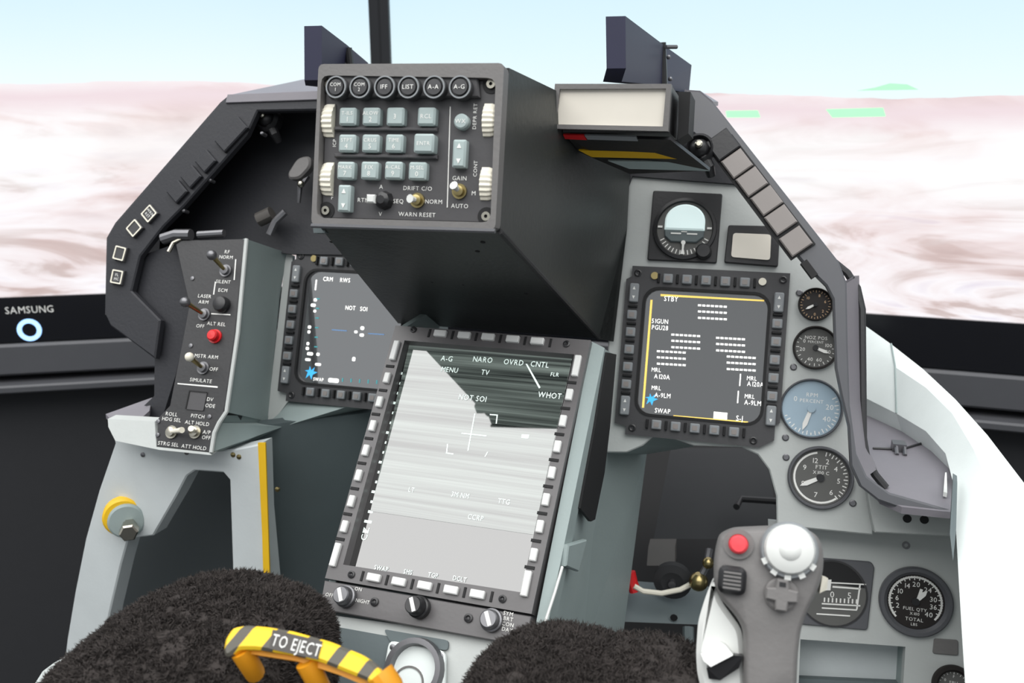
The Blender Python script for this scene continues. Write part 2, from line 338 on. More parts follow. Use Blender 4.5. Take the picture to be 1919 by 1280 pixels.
# side panel below hood foot, with two holes
SB = Plane(PP.w(0, 0, .010), PP.u, PP.v)
t = thing('corner_bracket', 'gray bracket with two dark holes under the hood foot', 'bracket', SB.hit(1700, 1000))
part('plate', MB().prism(SB, SB.pts([(1625, 915), (1785, 940), (1783, 1006), (1640, 998), (1632, 960)]), -.016, 0, ch=.001), M['gray2'], t)
for px in (1700, 1732): part('hole', MB().ring(SB, *SB.uv(px, 972 if px < 1720 else 974), .0001, .0036, 0, .0006, 16), M['deep'], t)
# ---- lower right console
PC = Plane(PP.w(0, 0, -.045), PP.u, PP.v)
out = PC.pts([(1440, 975), (1600, 990), (1800, 1005), (1808, 1100), (1815, 1340), (1440, 1340)])
hole = [PC.pts([(1500, 1198), (1697, 1212), (1690, 1325), (1495, 1325)])]
t = thing('side_console', 'pale gray console face with a stowage recess behind the control stick', 'console', PC.hit(1650, 1330))
part('plate', MB().prism(PC, out, -.012, 0, holes=hole), M['gray2'], t)
part('recess', MB().prism(PC, PC.pts([(1490, 1190), (1705, 1200), (1700, 1335), (1485, 1335)]), -.037, -.035), M['pale'], t)
part('recess_wall', MB().prism(PC, PC.pts([(1488, 1186), (1709, 1198), (1702, 1335), (1483, 1335)]), -.036, -.012, holes=[PC.pts([(1500, 1198), (1697, 1212), (1690, 1325), (1495, 1325)])]), M['gray'], t)
part('tray_edge', MB().prism(PC, PC.pts([(1490, 1285), (1700, 1295), (1699, 1330), (1489, 1330)]), -.035, -.024), M['dgray'], t)
part('screw', MB().ring(PC, *PC.uv(1698, 1022), .0018, .0035, 0, .0012, 16), M['steel'], t)
part('blank_plug', MB().prism(PC, roundpoly(PC.pts([(1750, 1196), (1795, 1199), (1795, 1228), (1747, 1224)]), .002), 0, .002, ch=.0006), M['grip'], t)

# ---- center pedestal under the display
CP = Plane((-.084, -.1, .034+Z0), (.995, -.098, .03), (.04, .644, .764))   # face of the center display
Wd = .18
def cw(px, py, c=0): return CP.hit(px, py, c)
t = thing('center_pedestal', 'light gray center pedestal that carries the tall portrait display', 'pedestal', CP.w(.09, -.33, -.15))
TR, BR = cw(1109, 640, -.006), cw(1000, 1190, -.006); TL, BL = cw(745, 615, -.006), cw(600, 1150, -.006)
TR2, BR2 = cw(1133, 652, -.006), cw(1010, 1250, -.006)
part('front_edge', MB().slab([TR, TR2, BR2, BR], CP.n*-.02), M['gray'], t)
bk = Vector((0, .26, 0)); bt = BR2+(BR2-TR2)*.5
part('side_wall', MB().slab([TR2-CP.n*.003, PP.hit(1150, 664, -.02), PP.hit(1141, 850, -.03), PP.hit(1212, 850, -.07), PP.hit(1160, 1250, -.07), bt+Vector((.0, .16, -.05)), bt-CP.n*.003], (-.006, 0, 0)), M['gray'], t)
part('left_wall', MB().slab([TL, TL+Vector((0, .12, 0)), BL+Vector((0, .3, -.1)), BL+(BL-TL)*.4, BL], (.006, 0, 0)), M['gray'], t)
wv_ = bt-TR2; w2_ = PP.hit(1212, 850, -.07)-TR2; nn = wv_.cross(w2_).normalized()
if nn.dot(CAM-TR2) < 0: nn = -nn
SW = Plane(TR2, wv_, nn.cross(wv_))
part('slot', MB().prism(SW, SW.pts([(1134, 660), (1152, 664), (1140, 800), (1130, 885), (1112, 973), (1104, 977), (1084, 952), (1112, 800)]), -.001, .0016), M['deep'], t, label='long black slot in the side wall')
part('latch_plate', MB().prism(SW, SW.pts([(1057, 1020), (1092, 1010), (1076, 1070), (1052, 1060)]), 0, .004, ch=.001), M['gray'], t)
part('wire', MB().tube([SW.hit(1054, 1062, .002), SW.hit(1040, 1110, .002), SW.hit(1022, 1165, .002)], .0011, 6), M['gripw'], t)
# lower apron with vent cup
AP = Plane(cw(800, 1170, -.008), CP.u, CP.v)
part('apron', MB().prism(AP, AP.pts([(600, 1150), (935, 1195), (1010, 1200), (1000, 1380), (560, 1380)]), -.01, 0), M['gray2'], t)
AQ = Plane(AP.w(0, 0, 0), AP.u, AP.v)
part('dark_channel', MB().prism(AP, AP.pts([(604, 1170), (726, 1192), (742, 1200), (716, 1340), (590, 1340)]), 0, .0012), M['dgray'], t)
part('slot_plate', MB().prism(AP, roundpoly(AP.pts([(722, 1180), (843, 1201), (842, 1220), (735, 1205)]), .003), .0012, .003), M['dgray'], t)
tv = thing('vent_cup', 'round metal vent cup on a white flange below the portrait display', 'vent', AP.hit(780, 1260))
part('flange', MB().prism(AP, roundpoly(AP.pts([(735, 1202), (840, 1222), (838, 1330), (715, 1320)]), .005), .003, .007, ch=.001), M['white'], tv)
a, b = AP.uv(785, 1258)
part('cup', MB().lathe(AP, a, b, [(.0235, .007), (.0225, .014), (.0185, .014), (.0175, .006), (.0165, -.02), (.0, -.021)], 32, False, False), M['steel'], tv)
part('inner_tube', MB().lathe(AP, a-.003, b-.010, [(.013, -.018), (.0125, .008), (.0112, .008), (.011, -.014), (0, -.014)], 28, False, False), M['grip'], tv)
for px, py in ((743, 1215), (832, 1232)): part('screw', MB().lathe(AP, *AP.uv(px, py), [(.0022, .006), (.0022, .0078), (.0014, .0082)], 10), M['steel'], tv)

# ---- left panel: side wall + switch panel + knee underside
SP = tilted(PP.hit(445, 620, .075), 29)
sp_out = [(329, 458), (340, 450), (460, 447), (444, 624), (423, 771), (409, 791), (400, 811), (394, 848), (293, 837), (296, 784), (318, 760), (342, 637), (354, 571)]
t = thing('side_housing', 'gray housing that joins the switch panel to the square display', 'housing', PP.w(-.29, -.15, 0))
pa = [SP.hit(462, 448), SP.hit(446, 624), SP.hit(425, 772), SP.hit(411, 792)]
pb = [PP.hit(538, 474, -.01), PP.hit(524, 560, -.01), PP.hit(502, 790, -.01), PP.hit(498, 800, -.01)]
mb = MB(); mb.rings([pa, pb], False, False, closed=False)
q = MB(); q.slab([pa[0], pb[0], pb[1], pa[1]], (-.003, 0, 0)); q.slab([pa[1], pb[1], pb[2], pa[2]], (-.003, 0, 0))
part('side_wall', MB().slab([pa[0], pb[0], pb[1], pb[2], pa[2], pa[1]], (-.004, 0, 0)), M['gray'], t)
part('corner_bead', MB().tube([SP.hit(x+1, y) for x, y in ((461, 448), (445, 624), (424, 771), (410, 792), (401, 811), (395, 848))], .0022, 8), M['gray2'], t)
part('panel_edge', MB().slab([PP.hit(536, 474, -.009), PP.hit(548, 478, -.009), PP.hit(545, 745, -.009), PP.hit(512, 790, -.009), PP.hit(500, 790, -.009)], PP.n*-.006), M['gray2'], t)
lo = [SP.hit(411, 792), SP.hit(401, 811), SP.hit(395, 848), PP.hit(440, 843, .03), PP.hit(500, 831, -.01), PP.hit(562, 826, -.03), PP.hit(640, 795, -.05), PP.hit(700, 766, -.05), PP.hit(690, 750, -.012), PP.hit(545, 750, -.012), PP.hit(502, 792, -.01)]
cen = sum(lo, Vector())/len(lo); mb = MB(); n = len(lo)
mb.add(lo+[cen]+[p+Vector((0, .01, .004)) for p in lo], [(i, (i+1) % n, n) for i in range(n)]+[tuple(n+1+i for i in range(n-1, -1, -1))]+[(i, n+1+i, n+1+(i+1) % n, (i+1) % n) for i in range(n)])
part('knee_underside', mb, M['gray'], t)
part('backing', MB().prism(PP, PP.pts([(540, 470), (760, 470), (760, 760), (540, 760)]), -.03, -.018), M['black'], t)
part('lower_lip', MB().slab([SP.hit(293, 838), SP.hit(394, 849), SP.hit(396, 853), SP.hit(298, 843), SP.hit(216, 826), SP.hit(203, 800), SP.hit(202, 785), SP.hit(290, 790)], (0, .012, 0)), M['gray2'], t)

# ================================================================ HOOD
t = thing('glare_shield', 'black glare shield hood that frames the whole instrument panel', 'hood', PP.w(0, -.12, .03))
ro = [(1283, 168), (1312, 170), (1336, 190), (1572, 490), (1587, 530), (1589, 640), (1593, 760), (1605, 850), (1625, 893), (1668, 924), (1782, 956)]
ri = [(1283, 250), (1300, 250), (1318, 268), (1512, 500), (1548, 535), (1561, 560), (1566, 690), (1576, 740), (1590, 800), (1594, 872), (1612, 912), (1645, 938), (1690, 954), (1782, 972)]
rs0 = RIM.pts(ro)
part('rim', MB().prism(RIM, rs0+RIM.pts(ri)[::-1], -.008, 0, ch=.0015), M['gbez'], t, label='right rim of the hood with the caution lights')
lo_ = [(596, 172), (430, 178), (413, 192), (216, 418), (200, 446), (197, 590), (206, 610), (290, 672)]
li_ = [(596, 206), (482, 208), (462, 252), (345, 385), (305, 425), (262, 480), (246, 545), (300, 600)]
part('rim', MB().prism(RIM, RIM.pts(lo_)+RIM.pts(li_)[::-1], -.008, 0, ch=.0015), M['hood'], t, label='left rim of the hood')
part('top_strip', MB().prism(RIM, RIM.pts([(428, 178), (598, 171), (598, 188), (424, 194)]), 0, .002, ch=.0006), M['plate'], t, label='lilac gray strip along the top edge')
# outer skins: sweep the rim outline forward
def skin(px, dy, grow, drop=0.0):
    A = [RIM.hit(x, y, -.002) for x, y in px]; mid = Vector((0, 0, Z0+.05))
    B = []
    for p in A:
        d = p-mid; d.y = 0; d.normalize(); B.append(p+Vector((0, dy, 0))+d*grow+Vector((0, 0, drop)))
    th = [(a_-mid) for a_ in A]
    C_ = [p-Vector((v.x, 0, v.z)).normalized()*.004 for p, v in zip(B, th)]; D_ = [p-Vector((v.x, 0, v.z)).normalized()*.004 for p, v in zip(A, th)]
    return MB().rings([A, B, C_, D_, A], False, False, closed=False)
part('outer_skin', skin(ro[4:9], .03, .013, 0), M['plate'], t, label='lilac gray outer skin')
part('skin_edge', MB().tube([RIM.hit(x, y, -.03) for x, y in ((1556, 486), (1588, 512), (1606, 540), (1615, 580), (1616, 700), (1617, 820), (1624, 862), (1640, 890), (1660, 914))], .0035, 8), M['black'], t)
part('outer_skin', skin(lo_[1:6], .16, -.004), M['hood'], t)
part('top_skin', MB().slab([RIM.hit(430, 178), RIM.hit(596, 172), RIM.hit(596, 172)+Vector((0, .16, .02)), RIM.hit(430, 178)+Vector((0, .16, .02))], (0, 0, -.005)), M['plate'], t, label='gray top skin')
part('top_skin', MB().slab([RIM.hit(1283, 168), RIM.hit(1312, 170), RIM.hit(1336, 190), RIM.hit(1336, 190)+Vector((0, .12, 0)), RIM.hit(1283, 168)+Vector((0, .12, 0))], (0, 0, -.004)), M['plate'], t)
part('cross_beam', MB().slab([RIM.hit(590, 176, -.03), RIM.hit(1290, 172, -.03), RIM.hit(1290, 172, -.03)+Vector((0, .1, 0)), RIM.hit(590, 176, -.03)+Vector((0, .1, 0))], (0, 0, -.03)), M['hood'], t)
# dark lining behind the rims
part('lining', MB().prism(PP, PP.pts([(1150, 200), (1290, 180), (1330, 195), (1420, 330), (1380, 345), (1185, 330), (1150, 420)], -.004), -.010, -.004), M['hood'], t)
part('lining', MB().prism(PP, PP.pts([(300, 440), (330, 300), (440, 190), (800, 190), (800, 480), (548, 476), (470, 470), (330, 470), (290, 620)], .0), -.006, 0), M['hood'], t)
part('cheek', MB().prism(RIM, RIM.pts([(262, 480), (205, 450), (199, 590), (207, 608), (290, 672), (289, 742), (268, 762), (205, 774), (215, 790), (262, 792), (305, 780), (330, 700), (360, 560), (335, 455)], -.012), -.02, -.012), M['hood'], t, label='black left cheek plate')
part('foot', MB().slab([RIM.hit(198, 776, .02), RIM.hit(232, 768, -.01), RIM.hit(285, 745, -.03), RIM.hit(280, 770, .0), RIM.hit(255, 792, .02), RIM.hit(216, 795, .02)], (0, 0, -.005)), M['plate'], t, label='lilac gray left foot')
zf = RIM.hit(1700, 948).z
fp = [(1613, 700), (1632, 745), (1700, 790), (1762, 832), (1787, 905), (1786, 960), (1690, 950), (1650, 932), (1624, 895), (1612, 850)]
part('foot', MB().slab([atz(x, y, zf) for x, y in fp], (0, 0, -.006)), M['plate'], t, label='lilac gray right foot plate')
part('seam', MB().tube([atz(1636, 840, zf+.001), atz(1680, 842, zf+.001)], .0012, 6), M['black'], t)
part('seam', MB().tube([atz(1690, 842, zf+.001), atz(1736, 828, zf+.001)], .0012, 6), M['black'], t)
p = atz(1685, 848, zf); part('latch', MB().slab([p+Vector((-.006, 0, 0)), p+Vector((.006, 0, 0)), p+Vector((.006, .012, 0)), p+Vector((-.006, .012, 0))], (0, 0, .008)).tube([p+Vector((-.003, -.008, .001)), p+Vector((-.003, .002, .006))], .0018, 6).tube([p+Vector((.004, -.008, .001)), p+Vector((.004, .002, .006))], .0018, 6), M['steel'], t)
part('corner_clip', MB().slab([atz(1770, 893, zf+.002), atz(1773, 893, zf+.002), atz(1774, 932, zf+.002), atz(1767, 930, zf+.002)], (0, 0, .004)), M['gripw'], t)
# ---- caution lights on the right rim
tl = thing('caution_light_strip', 'slanted strip of five square caution lamps on the right hood rim', 'lights', RIM.hit(1440, 400))
cs = [(1381, 309), (1408.5, 343), (1436.5, 378), (1462.5, 414), (1490.5, 454)]
uvs = RIM.pts(cs); d = Vector(uvs[4])-Vector(uvs[0]); ang = math.atan2(d.y, d.x); st = d.length/4
mid = (Vector(uvs[0])+Vector(uvs[4]))/2
part('tray', MB().box(RIM, mid.x-d.x*.08, mid.y-d.y*.08, d.length*1.42, .0245, .0, .002, rot=ang), M['deep'], tl)
for a, b in uvs: part('lamp', MB().box(LOC, 0, 0, st*.90, .0205, 0, .004, ch=.001), M['lamp'], tl, RIM.mat(a, b, .0015, ang))
part('blank_block', MB().box(RIM, uvs[0][0]-d.x*.25, uvs[0][1]-d.y*.25, st*1.0, .0225, .001, .006, rot=ang, ch=.001), M['black'], tl)
part('end_clip', MB().box(RIM, *RIM.uv(1516, 505), .016, .006, -.004, .004, rot=ang), M['deep'], tl)
# ---- left rim: lit push buttons and dark blanks
tb = thing('warning_button_strip', 'row of small pale framed warning buttons on the left hood rim', 'buttons', RIM.hit(250, 470))
for (px, py, rt_) in ((284, 402, 48), (256, 429, 48), (229, 476, 80), (224, 520, 84)):
    a, b = RIM.uv(px, py); r_ = R(rt_)
    o = part('push_button', MB().box(LOC, 0, 0, .0155, .0145, 0, .004, ch=.001), M['bezel'], tb, RIM.mat(a, b, 0, r_))
    WMo = WM[o.as_pointer()]
    part('frame', MB().prism(LOC, rrect(.0145, .0135, .001, 2), .004, .0048, [rrect(.0118, .0108, .0008, 2)]), M['ivory'], o, WMo)
    if (px, py) in ((284, 402), (224, 520)):
        x = MB()
        for k, s_ in enumerate(('WRN', 'RST') if px > 250 else ('FL', 'MC')): x.text(LOC, 0, .0022-.0044*k, .0044, s_, .0042)
        part('lettering', x, M['print'], o, WMo @ Matrix.Rotation(R(-90)+0, 4, 'Z') if px > 250 else WMo @ Matrix.Rotation(R(-85), 4, 'Z'))
for px, py, w_, h_ in ((437, 254, .036, .018), (389, 304, .018, .018), (362, 333, .018, .018), (336, 361, .018, .018)):
    a, b = RIM.uv(px, py); part('blank_lamp', MB().box(LOC, 0, 0, w_, h_, 0, .006, ch=.0012), M['hood'], tb, RIM.mat(a, b, -.001, R(48)))
for px, py in ((399, 340), (350, 397), (496, 253)): part('bolt', MB().lathe(RIM, *RIM.uv(px, py, -.01), [(.002, -.012), (.002, -.004), (.001, -.003)], 10), M['steel'], tb)
# ---- spot lamps under the hood
for px, py, lab, dep in ((499, 222, 'small black swivel lamp under the left hood rim', -.02), (1310, 278, 'small black swivel lamp beside the blank white display', .004)):
    pl = Plane(RIM.hit(px, py, dep), RIM.u, RIM.v); ts = thing('swivel_lamp', lab, 'lamp', pl.o)
    part('ring', MB().lathe(pl, 0, 0, [(.013, -.012), (.014, 0), (.011, .004), (.009, 0), (.009, -.01)], 24, False, False), M['knob'], ts)
    part('ball', MB().sphere(pl.w(0, 0, -.002), .0095), M['knob'], ts)
    part('lens', MB().lathe(pl, 0, .001, [(.0035, .006), (.0035, .0105), (.002, .0115)], 12), M['metal'], ts)
    part('tail', MB().tube([pl.w(.002, -.004, -.004), pl.w(.01, -.016, -.004), pl.w(.012, -.022, -.01)], .006, 10, .004), M['knob'], ts)
# ---- things in the dark under the left hood
tg = thing('paddle_lever', 'gray paddle lever with metal linkage in the dark under the hood', 'lever', PP.hit(540, 330, .02))
part('paddle', MB().prism(PP, roundpoly(PP.pts([(540, 325), (558, 296), (582, 292), (584, 312), (562, 336), (542, 336)], .03), .006), .022, .032, ch=.002), M['grip'], tg)
part('link', MB().tube([PP.hit(575, 330, .02), PP.hit(562, 350, .025), PP.hit(560, 380, .02)], .004, 8, .002), M['steel'], tg)
part('pin', MB().sphere(PP.hit(564, 345, .03), .004), M['metal'], tg)
tg = thing('conduit_fitting', 'dull conduit fitting with clamp above the switch panel', 'fitting', PP.hit(500, 420, .01))
part('barrel', MB().tube([PP.hit(485, 412, .02), PP.hit(510, 400, .02)], .008, 12), M['stripe'], tg)
part('clamp', MB().tube([PP.hit(505, 440, .02), PP.hit(516, 415, .02), PP.hit(535, 397, .02)], .004, 8), M['steel'], tg)
tg = thing('lever_bracket', 'thin bent metal bracket on top of the switch panel', 'bracket', SP.hit(330, 450))
part('barrel', MB().tube([SP.hit(305, 448), SP.hit(330, 440), SP.hit(358, 440)], .006, 10), M['steel'], tg)
part('hook', MB().tube([SP.hit(340, 448), SP.hit(325, 455), SP.hit(316, 472)], .0022, 8), M['metal'], tg)
part('rod', MB().tube([SP.hit(372, 440), SP.hit(420, 437)], .004, 10), M['steel'], tg)

# ================================================================ UP-FRONT CONTROL UNIT + TUNNEL
IC = tilted((-.079, -.232, .256+Z0), 12.7)
hq = IC.pts([(597, 120), (945, 118), (928, 431), (583, 421)])
t = thing('control_housing', 'black wedge housing of the keypad unit reaching back to the panel', 'housing', PP.w(0, .02, .1))
ou = roundpoly(hq, .004); inn = roundpoly(IC.pts([(602, 141), (929, 146), (919, 417), (593, 408)]), .006)
part('front_frame', MB().prism(IC, ou, -.02, 0, holes=[inn]), M['grip'], t, label='gray edged front frame')
part('back_plate', MB().prism(IC, hq, -.03, -.012), M['black'], t)
c0 = [IC.w(a, b, -.012) for a, b in hq]   # TL TR BR BL
bTR, bBR = PP.hit(1185, 238), PP.hit(1122, 634, .0); bBL, bTL = PP.hit(746, 606), PP.hit(640, 215)
bM = PP.hit(1160, 520)
part('right_wall', MB().slab([c0[1], bTR, PP.hit(1175, 430), PP.hit(1150, 640), bBR, c0[2]], (-.003, 0, 0)), M['tunnel'], t)
part('underside', MB().slab([c0[2], bBR, bBL, c0[3]], (0, .003, .004)), M['tunnel'], t, label='sloping black underside plate')
part('left_wall', MB().slab([c0[3], bBL, bTL, c0[0]], (.003, 0, 0)), M['tunnel'], t)
part('top_plate', MB().slab([c0[0], bTL, bTR, c0[1]], (0, 0, -.003)), M['tunnel'], t)
part('lower_bead', MB().tube([IC.hit(584, 423, .001), IC.hit(928, 433, .001)], .0016, 8), M['gbez'], t)
ed = (bBR-c0[2]); 
part('edge_bead', MB().tube([c0[2], c0[2]+ed*.5, bBR], .0022, 8), M['black'], t)
nrm = (bBR-c0[2]).cross(bBL-c0[2]).normalized()
if nrm.dot(CAM-c0[2]) < 0: nrm = -nrm
for px, py in ((905, 453), (895, 470), (622, 452), (868, 532), (810, 527), (986, 549)):
    r_ = ray(px, py); p = CAM+r_*((c0[2]-CAM).dot(nrm)/r_.dot(nrm)); u_ = (c0[2]-c0[3]).normalized()
    pl = Plane(p, u_, nrm.cross(u_)); part('rivet', MB().lathe(pl, 0, 0, [(.002, -.001), (.0018, .0008), (.001, .0011)], 10), M['deep'], t)
part('side_tab', MB().prism(IC, IC.pts([(560, 412), (584, 412), (584, 432), (562, 432)]), -.03, -.02), M['dgray'], t)
# keypad unit
k = thing('keypad_unit', 'up-front keypad unit with gray keys and ivory thumbwheels', 'keypad', IC.hit(760, 420))
fc = -.006
part('faceplate', MB().prism(IC, roundpoly(IC.pts([(604, 142), (928, 147), (917, 416), (595, 407)]), .005), -.012, fc, ch=.0006), M['face'], k)
sp_ = IC.pts([(619, 143), (898, 143), (902, 185), (620, 184)], fc)
part('button_strip', MB().prism(IC, sp_, fc, fc+.004, ch=.001), M['face'], k)
for px, nm in zip((635, 679.5, 725.5, 770, 817.6, 865.7), ('COM 1', 'COM 2', 'IFF', 'LIST', 'A-A', 'A-G')):
    a, b = IC.uv(px, 166, 0); o = part('round_button', MB().lathe(LOC, 0, 0, [(.0078, 0), (.0078, .006), (.0066, .0075), (.0062, .006), (.0055, .006), (.0052, .008), (0, .0082)], 24, False, False), M['bezel'], k, IC.mat(a, b, -.003))
    x = MB(); ws = nm.split()
    for i, s_ in enumerate(ws): x.text(LOC, 0, (.0016 if len(ws) > 1 else 0)-.0034*i, .0085, s_, .0034 if len(ws) > 1 else .0042)
    part('lettering', x, M['print'], o, IC.mat(a, b, -.003))
    part('rim', MB().ring(LOC, 0, 0, .0066, .0076, .0068, .0078, 24), M['keyd'], o, IC.mat(a, b, -.003))
keys = [(650, 217.5, 'T-ILS', '1'), (694, 217.5, 'ALOW', '2'), (739.5, 217.5, '', '3'), (798, 217.5, 'RCL', ''), (649, 268, 'STPT', '4'), (693, 268, 'CRUS', '5'), (737.5, 268, 'TIME', '6'), (795, 269, 'ENTR', ''), (646, 319, 'MARK', '7'), (691, 319, 'FIX', '8'), (736, 319, 'A-CAL', '9'), (781, 320, 'M-SEL', '0')]
ksx, ksy = IC.sc(760, 270)
def keymesh(w_, h_, d_): return MB().prism(LOC, rrect(w_, h_, min(w_, h_)*.12, 2), 0, d_, ch=.0014).mesh('key')
km = keymesh(33*ksx, 34*ksy, .0065); ke = keymesh(37*ksx, 36*ksy, .0085); kr = keymesh(24*ksx, 52*ksy, .007)
for px, py, s1, s2 in keys:
    a, b = IC.uv(px, py, .001); h = .0085 if s1 == 'ENTR' else .0065; Mx = IC.mat(a, b, fc)
    o = part('key', ke if s1 == 'ENTR' else km, M['key'], k, Mx); x = MB()
    if s1: x.text(LOC, 0, .0022 if s2 else 0, h+.0002, s1, .0036 if len(s1) > 3 else .0042)
    if s2: x.text(LOC, 0, -.002 if s1 else 0, h+.0002, s2, .0048)
    part('lettering', x, M['print'], o, Mx)
for (x0, y0, x1, y1) in ((630, 243, 822, 243), (630, 294, 822, 294)):
    (a0, b0), (a1_, b1_) = IC.uv(x0, y0, fc), IC.uv(x1, y1, fc); part('key_divider', MB().box(IC, (a0+a1_)/2, (b0+b1_)/2, a1_-a0, .0028, fc, fc+.0035, ch=.0008), M['face'], k)
for px, py in ((645, 372), (860.6, 288)):
    a, b = IC.uv(px, py, 0); o = part('rocker', kr, M['key'], k, IC.mat(a, b, fc))
    part('lettering', MB().prism(LOC, [(-.0016, .0035), (.0016, .0035), (0, .0068)], .0071, .0073).prism(LOC, [(-.0016, -.0035), (.0016, -.0035), (0, -.0068)], .0071, .0073), M['print'], o, IC.mat(a, b, fc))
a, b = IC.uv(863.6, 227, 0); o = part('round_key', MB().lathe(LOC, 0, 0, [(.0052, 0), (.0052, .005), (.0042, .0062), (0, .0064)], 20, True, False), M['key'], k, IC.mat(a, b, fc))
part('lettering', MB().text(LOC, 0, 0, .0066, 'WX', .004), M['print'], o, IC.mat(a, b, fc))
part('divider_line', MB().prism(IC, IC.pts([(843.3, 200), (844.9, 200), (839.3, 389), (837.6, 389)], fc), fc, fc+.0004), M['print'], k)
for px, py in ((611, 155), (916.5, 154), (604.5, 393), (907, 404)):
    a, b = IC.uv(px, py, 0); o = part('screw_well', MB().cyl(LOC, 0, 0, .0062, 0, .0006, 20), M['deep'], k, IC.mat(a, b, fc))
    part('screw', MB().ring(LOC, 0, 0, .0012, .0031, 0, .0022, 16), M['metal'], o, IC.mat(a, b, fc))
def wheel(px, py):
    a, b = IC.uv(px, py, .004); sx_, sy_ = IC.sc(px, py); Rr = 41*sy_; Wd_ = 27*sx_; n = 52; rs = []; out = -1 if px < 760 else 1
    for x, kr_ in ((-.5, .66), (-.38, .84), (-.2, .95), (.0, 1), (.5, 1)):
        ring_ = []
        for i in range(n):
            th = 2*math.pi*i/n; r_ = Rr*kr_*(1 if i % 2 else (.95 if kr_ > .8 else 1)); ring_.append(IC.w(a-x*out*Wd_ if out > 0 else a+x*Wd_, b+r_*math.sin(th), -.004-Rr*.7+r_*math.cos(th)))
        rs.append(ring_)
    part('thumbwheel', MB().rings(rs), M['ivory'], k, label='ribbed ivory thumbwheel', smooth=8)
for p in ((602, 221), (600, 332), (913, 219.5), (908, 341)): wheel(*p)
def toggle(parent, pl, px, py, tip, base_c, L_=.016, tipr=.0028, ball=False, mt='brass', lm='gripw', k_=1.0):
    a, b = pl.uv(px, py, base_c); o = part('toggle_switch', MB().lathe(pl, a, b, [(.0052*k_, base_c), (.0052*k_, base_c+.002), (.0038*k_, base_c+.002), (.0036*k_, base_c+.005), (.002*k_, base_c+.0055)], 16), M[mt], parent)
    p0 = pl.w(a, b, base_c+.003)
    a2, b2 = pl.uv(*tip, base_c+L_); p1 = pl.w(a2, b2, base_c+L_)
    lv = part('lever', MB().tube([p0, p0.lerp(p1, .6), p1], .0014*k_, 10, tipr), M['brass'] if ball else M[lm], o)
    return o, p1
for px, py, tip in ((783.5, 376, (768, 372)), (862, 359, (850, 347))): toggle(k, IC, px, py, tip, fc, .010, .0030)
a, b = IC.uv(715, 374, 0); o = part('four_way_switch', MB().lathe(LOC, 0, 0, [(.0068, 0), (.0055, .006), (.003, .008)], 8), M['knob'], k, IC.mat(a, b, fc))
part('cap', MB().box(LOC, -.0066, 0, .0062, .0058, .004, .010, ch=.001), M['gripw'], o, IC.mat(a, b, fc))
x = MB()
def lab(x, pl, px, py, c, s_, size, rot=0, al='C'):
    a_, b_ = pl.uv(px, py, c); x.text(pl, a_, b_, c+.0003, s_, size, al, rot)
for px, py, s_ in ((783, 353, 'DRIFT C/O'), (813, 378, 'NORM'), (782, 402, 'WARN RESET'), (861.5, 334, 'GAIN'), (862, 386, 'AUTO'), (747, 377, 'SEQ'), (681, 375, 'RTN'), (715, 350, 'A'), (713.5, 401, 'V'), (623, 370, 'F'), (888, 362, 'M')): lab(x, IC, px, py, fc, s_, .0041)
for px, py, s_ in ((625, 214, 'SYM'), (627, 268, 'ICP'), (622, 335, 'BRT'), (890, 218, 'DEPR RET'), (891, 316, 'CONT')): lab(x, IC, px, py, fc, s_, .0036, R(90))
part('lettering', x, M['print'], k)['kind'] = 'stuff'

